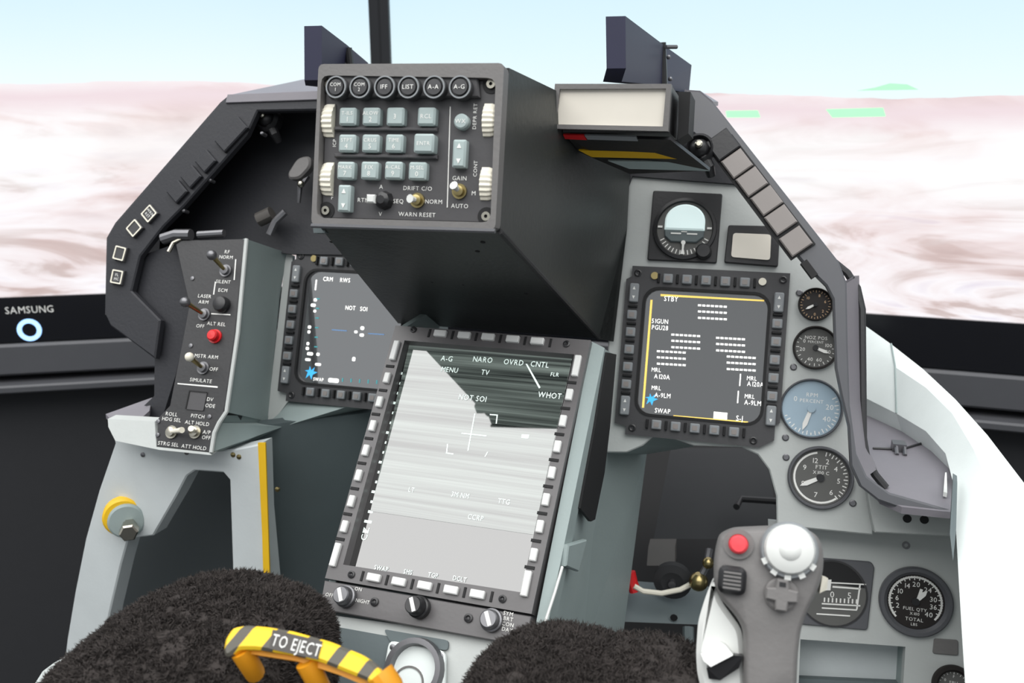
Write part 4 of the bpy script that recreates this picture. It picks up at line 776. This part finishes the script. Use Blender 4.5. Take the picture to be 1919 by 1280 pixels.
# ================================================================ HEAD-UP DISPLAY BRACKETS
def plate(t, nm, ps, y0, X_off, mt, th):
    P_ = [aty(px, py, y) for px, py, y in ps]; part(nm, MB().slab(P_, (-th, 0, 0)), M[mt], t)
t = thing('sight_bracket', 'indigo hinged sight bracket standing behind the blank white readout', 'bracket', aty(1200, 170, -.05))
plate(t, 'front_plate', [(1172, 30, -.09), (1245, 85, .03), (1243, 160, .03), (1165, 153, -.07), (1138+35, 128, -.09)], 0, 0, 'purple', .0155)
plate(t, 'rear_plate', [(1243, 84, .03), (1296, 122, .11), (1291, 175, .11), (1240, 165, .03)], 0, 0, 'purple', .008)
part('hinge', MB().tube([aty(1240, 80, .03), aty(1243, 160, .03)], .004, 10), M['knob'], t); part('hinge_pin', MB().tube([aty(1248, 88, .02), aty(1268, 88, .03)], .0018, 8), M['steel'], t)
for px, py in ((1253, 107), (1256, 148), (1231, 143)): part('screw', MB().sphere(aty(px, py, .02), .0022, 8, 6), M['steel'], t)
t = thing('sight_bracket', 'indigo sight bracket rising behind the keypad housing', 'bracket', aty(600, 150, -.05))
plate(t, 'front_plate', [(603, 48, -.06), (650, 84, .0), (690, 118, .05), (690, 170, .05), (604, 160, -.04), (603, 150, -.06)], 0, 0, 'purple', .0175)
part('hinge', MB().tube([aty(652, 90, .0), aty(660, 150, .0)], .004, 10), M['knob'], t)

# ================================================================ RIGHT FOOTWELL
t = thing('rudder_pedal', 'dark rudder pedal plate deep in the right footwell', 'pedal', at(1330, 1000, 1.05))
part('plate', MB().slab([at(1255, 850, 1.12), at(1440, 850, 1.12), at(1460, 1010, 1.02), at(1225, 1010, 1.02)], (0, .02, 0)), M['rubber'], t)
part('crossbar', MB().tube([at(1380, 950, 1.0), at(1390, 935, 1.02), at(1470, 940, 1.0)], .004, 8), M['black'], t)
part('heel_rest', MB().slab([at(1215, 1025, 1.0), at(1265, 1025, 1.0), at(1265, 1060, .98), at(1212, 1060, .98)], (0, .02, 0)), M['stripe'], t)
t = thing('footwell_beam', 'gray cross beam with a dark hole low in the right footwell', 'beam', at(1250, 1180, .92))
part('beam', MB().slab([at(1168, 1115, .92), at(1345, 1128, .92), at(1345, 1172, .90), at(1165, 1165, .90)], (0, .03, 0)), M['dgray'], t)
p = at(1263, 1157, .899); part('hole', MB().slab([p+Vector((.004*math.cos(q_*.785), 0, .004*math.sin(q_*.785))) for q_ in range(8)], (0, -.001, 0)), M['deep'], t)
part('post', MB().tube([at(1290, 1175, .9), at(1290, 1260, .88)], .006, 8), M['dgray'], t)
tag(link('hydraulic_hose', MB().tube([at(1188, 1098, .89), at(1205, 1108, .89), at(1240, 1112, .89), at(1275, 1105, .89), at(1300, 1092, .89)], .0028, 8), M['ivory']), 'thin pale hose curving across the right footwell', 'hose')
tag(link('red_fitting', MB().tube([at(1180, 1072, .895), at(1184, 1090, .895), at(1190, 1108, .895)], .006, 10), M['red']), 'short red fitting at the end of the pale hose', 'fitting')
t = thing('brass_valve', 'brass valve with linkage behind the control stick', 'valve', at(1310, 1110, .88))
part('ball', MB().sphere(at(1309, 1090, .88), .010), M['brass'], t); part('stem', MB().tube([at(1309, 1090, .88), at(1325, 1062, .88), at(1330, 1030, .89)], .004, 8), M['steel'], t); part('cap', MB().sphere(at(1327, 1055, .87), .006), M['brass'], t)
t = thing('pulley', 'dark pulley wheel low in the right footwell', 'pulley', at(1260, 1090, .91))
pl = Plane(at(1262, 1080, .915), (1, 0, 0), (0, 0, 1)); part('wheel', MB().lathe(pl, 0, 0, [(.014, 0), (.02, .004), (.017, .008), (.02, .012), (.012, .014), (.006, .012)], 24), M['rubber'], t); part('axle', MB().cyl(pl, 0, 0, .004, .012, .018, 12), M['steel'], t)
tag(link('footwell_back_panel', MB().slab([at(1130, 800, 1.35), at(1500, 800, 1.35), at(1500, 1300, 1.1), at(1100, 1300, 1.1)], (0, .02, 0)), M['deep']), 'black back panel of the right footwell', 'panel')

# ================================================================ CONTROL STICK
ST = tilted(at(1440, 1090, .48), 26)
t = thing('control_stick', 'gray control stick grip with a red button and a white hat switch', 'control stick', ST.hit(1440, 1330, -.03))
so = [(1347, 1003), (1372, 990), (1430, 987), (1490, 986), (1528, 998), (1543, 1020), (1547, 1060), (1537, 1105), (1515, 1148), (1503, 1180), (1497, 1230), (1492, 1340), (1396, 1340), (1392, 1270), (1394, 1215), (1392, 1180), (1378, 1155), (1350, 1125), (1337, 1095), (1337, 1050), (1342, 1020)]
base = roundpoly(ST.pts(so), .006, 3); cx_ = sum(p[0] for p in base)/len(base)
def inset(P_, d):
    N = len(P_); o = []
    ar = sum(P_[i-1][0]*P_[i][1]-P_[i][0]*P_[i-1][1] for i in range(N)); sg_ = 1 if ar > 0 else -1
    for i in range(N):
        e0 = Vector(P_[i])-Vector(P_[i-1]); e1 = Vector(P_[(i+1) % N])-Vector(P_[i]); m_ = Vector((-e0.y-e1.y, e0.x+e1.x))*sg_
        m_ = m_.normalized() if m_.length > 1e-9 else m_; o.append((P_[i][0]+m_.x*d, P_[i][1]+m_.y*d))
    return o
if sum(base[i-1][0]*base[i][1]-base[i][0]*base[i-1][1] for i in range(len(base))) < 0: base = base[::-1]
rs = [[ST.w(a, b, c) for a, b in inset(base, d_)] for d_, c in ((.003, -.050), (.001, -.047), (0, -.042), (0, -.007), (.0007, -.0035), (.0018, -.0012), (.0034, 0))]
part('grip', MB().rings(rs), M['grip'], t, smooth=50)
def on(px, py, h): return ST.uv(px, py, h)
a, b = on(1384, 1020, .005); o = part('red_button', MB().lathe(ST, a, b, [(.0078, -.002), (.0078, .0012), (.0066, .0018), (.0062, .001), (.0050, .001), (.0050, .0062), (.0040, .0072), (0, .0074)], 28, False, False), M['redp'], t, label='red push button')
part('collar', MB().ring(ST, a, b, .0056, .0084, -.002, .0018, 28), M['grip'], o)
a, b = on(1480, 1032, .008); o = part('hat_base', MB().lathe(ST, a, b, [(.0158, -.003), (.0158, .003), (.0148, .005), (.0120, .005)], 32), M['keyd'], t)
part('hat_switch', MB().lathe(ST, a, b+.0006, [(.0136, .004), (.0138, .0065), (.0126, .0092), (.009, .0108), (.006, .0112), (.0045, .0126), (.002, .0134), (0, .0135)], 32, False, False), M['gripw'], o, label='white domed hat switch')
for q_ in range(5): th = R(-150+q_*30); part('notch', MB().box(ST, a+math.cos(th)*.0148, b+math.sin(th)*.0148, .0026, .0034, .003, .0056, rot=th), M['gripw'], o)
a, b = on(1372, 1088, .006); o = part('trim_rocker', MB().prism(ST, rrect(.0155, .0155, .004, 3, a, b), -.002, .006, ch=.0022), M['knob'], t, label='dark ribbed trim switch')
for i in range(5): part('rib', MB().box(ST, a, b-.0042+i*.0021, .0095, .0010, .006, .0068), M['grip'], o)
a, b = on(1465, 1115, .005); o = part('castle_switch', MB().lathe(ST, a, b, [(.0096, -.002), (.0092, .0025), (.0080, .0034)], 28), M['grip'], t, label='cross shaped castle switch')
P_ = []
for q_ in range(4):
    th = R(90*q_); c_, s_ = math.cos(th), math.sin(th)
    for u_, v_ in ((.0036, .0036), (.0090, .0032), (.0090, -.0032)): P_.append((a+u_*c_-v_*s_, b+u_*s_+v_*c_))
P2 = []
for q_ in range(4):
    th = R(90*q_); c_, s_ = math.cos(th), math.sin(th)
    for u_, v_ in ((.0085, -.0030), (.0085, .0030), (.0036, .0036)): P2.append((a+u_*c_-v_*s_, b+u_*s_+v_*c_))
part('cross_cap', MB().prism(ST, P2, .003, .0075, ch=.0008), M['grip'], o)
part('cross_dot', MB().box(ST, a, b+.0058, .0034, .0024, .0075, .0079), M['knob'], o)
pdl = ST.pts([(1338, 1082), (1322, 1120), (1308, 1165), (1304, 1225), (1306, 1262), (1325, 1340), (1400, 1340), (1394, 1215), (1390, 1180), (1352, 1128)], -.012)
pdl = roundpoly(pdl, .004)
part('paddle', MB().prism(ST, pdl, -.040, -.012, ch=.003), M['gripw'], t, label='pale paddle on the side of the grip')
p0, p1 = ST.hit(1322, 1222, .0), ST.hit(1372, 1200, .0)
ax_ = Plane(ST.hit(1345, 1228, -.004), (.75, .25, .5), (-.3, .1, .8))
part('pinky_switch', MB().slab([ST.hit(1313, 1225, -.006), ST.hit(1350, 1203, -.006), ST.hit(1360, 1210, -.002), ST.hit(1374, 1228, .0), ST.hit(1332, 1250, .0), ST.hit(1318, 1238, -.002)], ST.n*-.014), M['gripw'], t, label='pale pinky switch')
part('switch_base', MB().slab([ST.hit(1324, 1252, -.003), ST.hit(1376, 1228, -.003), ST.hit(1392, 1230, -.004), ST.hit(1385, 1252, -.006), ST.hit(1350, 1275, -.006), ST.hit(1328, 1272, -.006)], ST.n*-.016), M['knob'], t)
part('side_trigger', MB().slab([ST.hit(1541, 1080, -.016), ST.hit(1552, 1084, -.020), ST.hit(1550, 1105, -.022), ST.hit(1536, 1112, -.016)], ST.n*-.014), M['ivory'], t)

# ================================================================ FUR CUSHIONS
def fur_mat():
    m = mat('black_sheepskin', '#332e2c', .95, var=.4, scale=60); return m
fm = fur_mat()
def cushion(label, lumps, nst, seed):
    """lumps: (px, py, depth, rx, ry, rz) ellipsoids blended into one pillow"""
    rnd = random.Random(seed); C_ = [(at(px, py, d), Vector((rx, ry, rz))) for px, py, d, rx, ry, rz in lumps]
    def f_(p):
        s_ = 0
        for c, r in C_:
            q = p-c; e = (abs(q.x)/r.x)**2.3+(abs(q.y)/r.y)**2.3+(abs(q.z)/r.z)**2.3; s_ += math.exp(-3.2*(e-1)) if e < 8 else 0
        return s_-1
    cc = C_[0][0]; n, mm = 96, 64; vs = []
    for k in range(mm+1):
        th = math.pi*k/mm
        for i in range(n):
            ph = 2*math.pi*i/n; d = Vector((math.sin(th)*math.cos(ph), math.sin(th)*math.sin(ph), math.cos(th))); lo, hi = 0, .4
            for _ in range(16):
                md = (lo+hi)/2
                if f_(cc+d*md) > 0: lo = md
                else: hi = md
            vs.append(cc+d*lo*(1+.012*math.sin(9*ph+4*th+seed)*math.sin(7*th)))
    fs = [(k*n+i, (k+1)*n+i, (k+1)*n+(i+1) % n, k*n+(i+1) % n) for k in range(mm) for i in range(n)]
    t = thing('fur_cushion', label, 'cushion', cc-Vector((0, 0, C_[0][1].z)))
    part('pad', MB().add(vs, fs), fm, t)
    V = []; F_ = []
    from mathutils import noise as nz_
    for _ in range(nst):
        k = int(math.acos(1-2*rnd.random())/math.pi*mm); k = min(k, mm-1); i = rnd.randrange(n); u_, v_ = rnd.random(), rnd.random()
        p00, p10, p01, p11 = vs[k*n+i], vs[(k+1)*n+i], vs[k*n+(i+1) % n], vs[(k+1)*n+(i+1) % n]
        p = p00.lerp(p10, u_).lerp(p01.lerp(p11, u_), v_); nm = (p10-p00).cross(p01-p00)
        if nm.length < 1e-12: continue
        nm.normalize()
        if (CAM-p).dot(nm) < -.25*(CAM-p).length: continue
        cl = nz_.noise_vector(p*110)*.8+nz_.noise_vector(p*320)*.7
        d = (nm*.55+cl*1.25+Vector((rnd.uniform(-.3, .3), rnd.uniform(-.3, .3), rnd.uniform(-.4, .1)))).normalized()
        L = .0052*(.6+.6*rnd.random()); w_ = d.cross(Vector((rnd.random()-.5, rnd.random()-.5, rnd.random()-.5))).normalized()*.00042
        q = p+d*L*.6; d2 = (d+Vector((rnd.uniform(-1, 1), rnd.uniform(-1, 1), rnd.uniform(-1, .4)))*.9).normalized(); e = q+d2*L*.5
        b0 = len(V); V += [p-w_-nm*.001, p+w_-nm*.001, q+w_*.8, q-w_*.8, e]; F_ += [(b0, b0+1, b0+2, b0+3), (b0+3, b0+2, b0+4)]
    me = bpy.data.meshes.new('fur'); me.from_pydata([tuple(v) for v in V], [], F_); me.materials.append(fm)
    o = part('fur', me, None, t); o['kind'] = 'stuff'; o['label'] = 'curly black sheepskin fur'
    return t
cushion('curly black fur cushion behind the yellow striped handle', [(390, 1290, .56, .070, .09, .060), (285, 1375, .54, .070, .09, .060), (500, 1268, .545, .030, .06, .040)], 110000, 1)
cushion('curly black fur cushion between the vent cup and the control stick', [(1050, 1352, .50, .058, .08, .030), (985, 1362, .49, .036, .07, .028), (1235, 1350, .50, .040, .07, .027)], 80000, 2)

# ================================================================ EJECTION HANDLE
HP = tilted(at(570, 1220, .455), 42)
ho = [(419, 1222), (422, 1198), (436, 1177), (462, 1172), (500, 1175), (548, 1183), (620, 1203), (676, 1226), (702, 1243), (728, 1280), (740, 1320), (712, 1330), (703, 1290), (690, 1276), (655, 1262), (600, 1240), (540, 1226), (480, 1217), (446, 1217), (434, 1228), (424, 1232)]
hl = roundpoly(HP.pts(ho), .002, 2)
sm = bpy.data.materials.new('hazard_stripes'); sm.use_nodes = True; nt = sm.node_tree; N_, L_ = nt.nodes, nt.links; b_ = N_['Principled BSDF']; b_.inputs['Roughness'].default_value = .45
tc = N_.new('ShaderNodeTexCoord'); mp = N_.new('ShaderNodeMapping'); mp.inputs['Rotation'].default_value = (0, 0, R(28)); L_.new(tc.outputs['Object'], mp.inputs[0]); wv = N_.new('ShaderNodeTexWave'); wv.inputs['Scale'].default_value = 18; wv.inputs['Distortion'].default_value = .5; L_.new(mp.outputs[0], wv.inputs['Vector'])
cr = N_.new('ShaderNodeValToRGB'); cr.color_ramp.interpolation = 'CONSTANT'; L_.new(wv.outputs['Fac'], cr.inputs[0]); e = cr.color_ramp.elements; e[0].position = 0; e[0].color = (*lin('#57544c'), 1); e[1].position = .27; e[1].color = (*lin('#eec52a'), 1); L_.new(cr.outputs[0], b_.inputs['Base Color'])
t = thing('ejection_handle', 'yellow and gray striped ejection handle with orange legs lying on the black fur', 'handle', HP.hit(600, 1300, -.03))
part('band', MB().prism(LOC, hl, -.006, .001, ch=.0016), sm, t, HP.mat(0, 0, 0), label='striped grip band')
lp = HP.pts([(512, 1180), (605, 1202), (596, 1236), (505, 1216)], .001); part('text_patch', MB().prism(HP, lp, .0008, .0016), M['stripe'], t)
a, b = HP.uv(556, 1209, .0016); d0, d1 = HP.uv(512, 1198), HP.uv(600, 1219); part('lettering', MB().text(HP, a, b, .0018, 'TO EJECT', .0088, rot=math.atan2(d1[1]-d0[1], d1[0]-d0[0]), sx=.72), M['print'], t)
for A_, B_ in (((452, 1218), (478, 1262)), ((575, 1240), (606, 1300))): part('leg', MB().tube([HP.hit(*A_, -.006), HP.hit((A_[0]+B_[0])/2, (A_[1]+B_[1])/2, -.012), HP.hit(*B_, -.026)], .0062, 12, .0055), M['orange'], t, label='orange leg')
part('leg', MB().tube([HP.hit(712, 1262, -.004), HP.hit(728, 1285, -.006), HP.hit(740, 1325, -.012)], .0075, 12), M['orange'], t, label='orange leg')
part('inner_band', MB().prism(HP, roundpoly(HP.pts([(424, 1215), (446, 1206), (540, 1215), (600, 1230), (690, 1266), (696, 1290), (640, 1266), (560, 1240), (470, 1226), (440, 1236)], -.008), .002, 2), -.014, -.006), M['orange'], t)

# ---------------------------------------------------------------- groups of alike things
GR = {'round_gauge': 'round gauges of the cockpit', 'multifunction_display': 'square displays beside the keypad housing', 'fur_cushion': 'black fur seat cushions', 'sight_bracket': 'indigo sight brackets', 'television': 'televisions showing the desert', 'media_cabinet': 'dark cabinets under the televisions', 'swivel_lamp': 'swivel lamps under the hood'}
for o in bpy.data.objects:
    if o.parent is None and o.name.split('.')[0] in GR: o['group'] = GR[o.name.split('.')[0]]
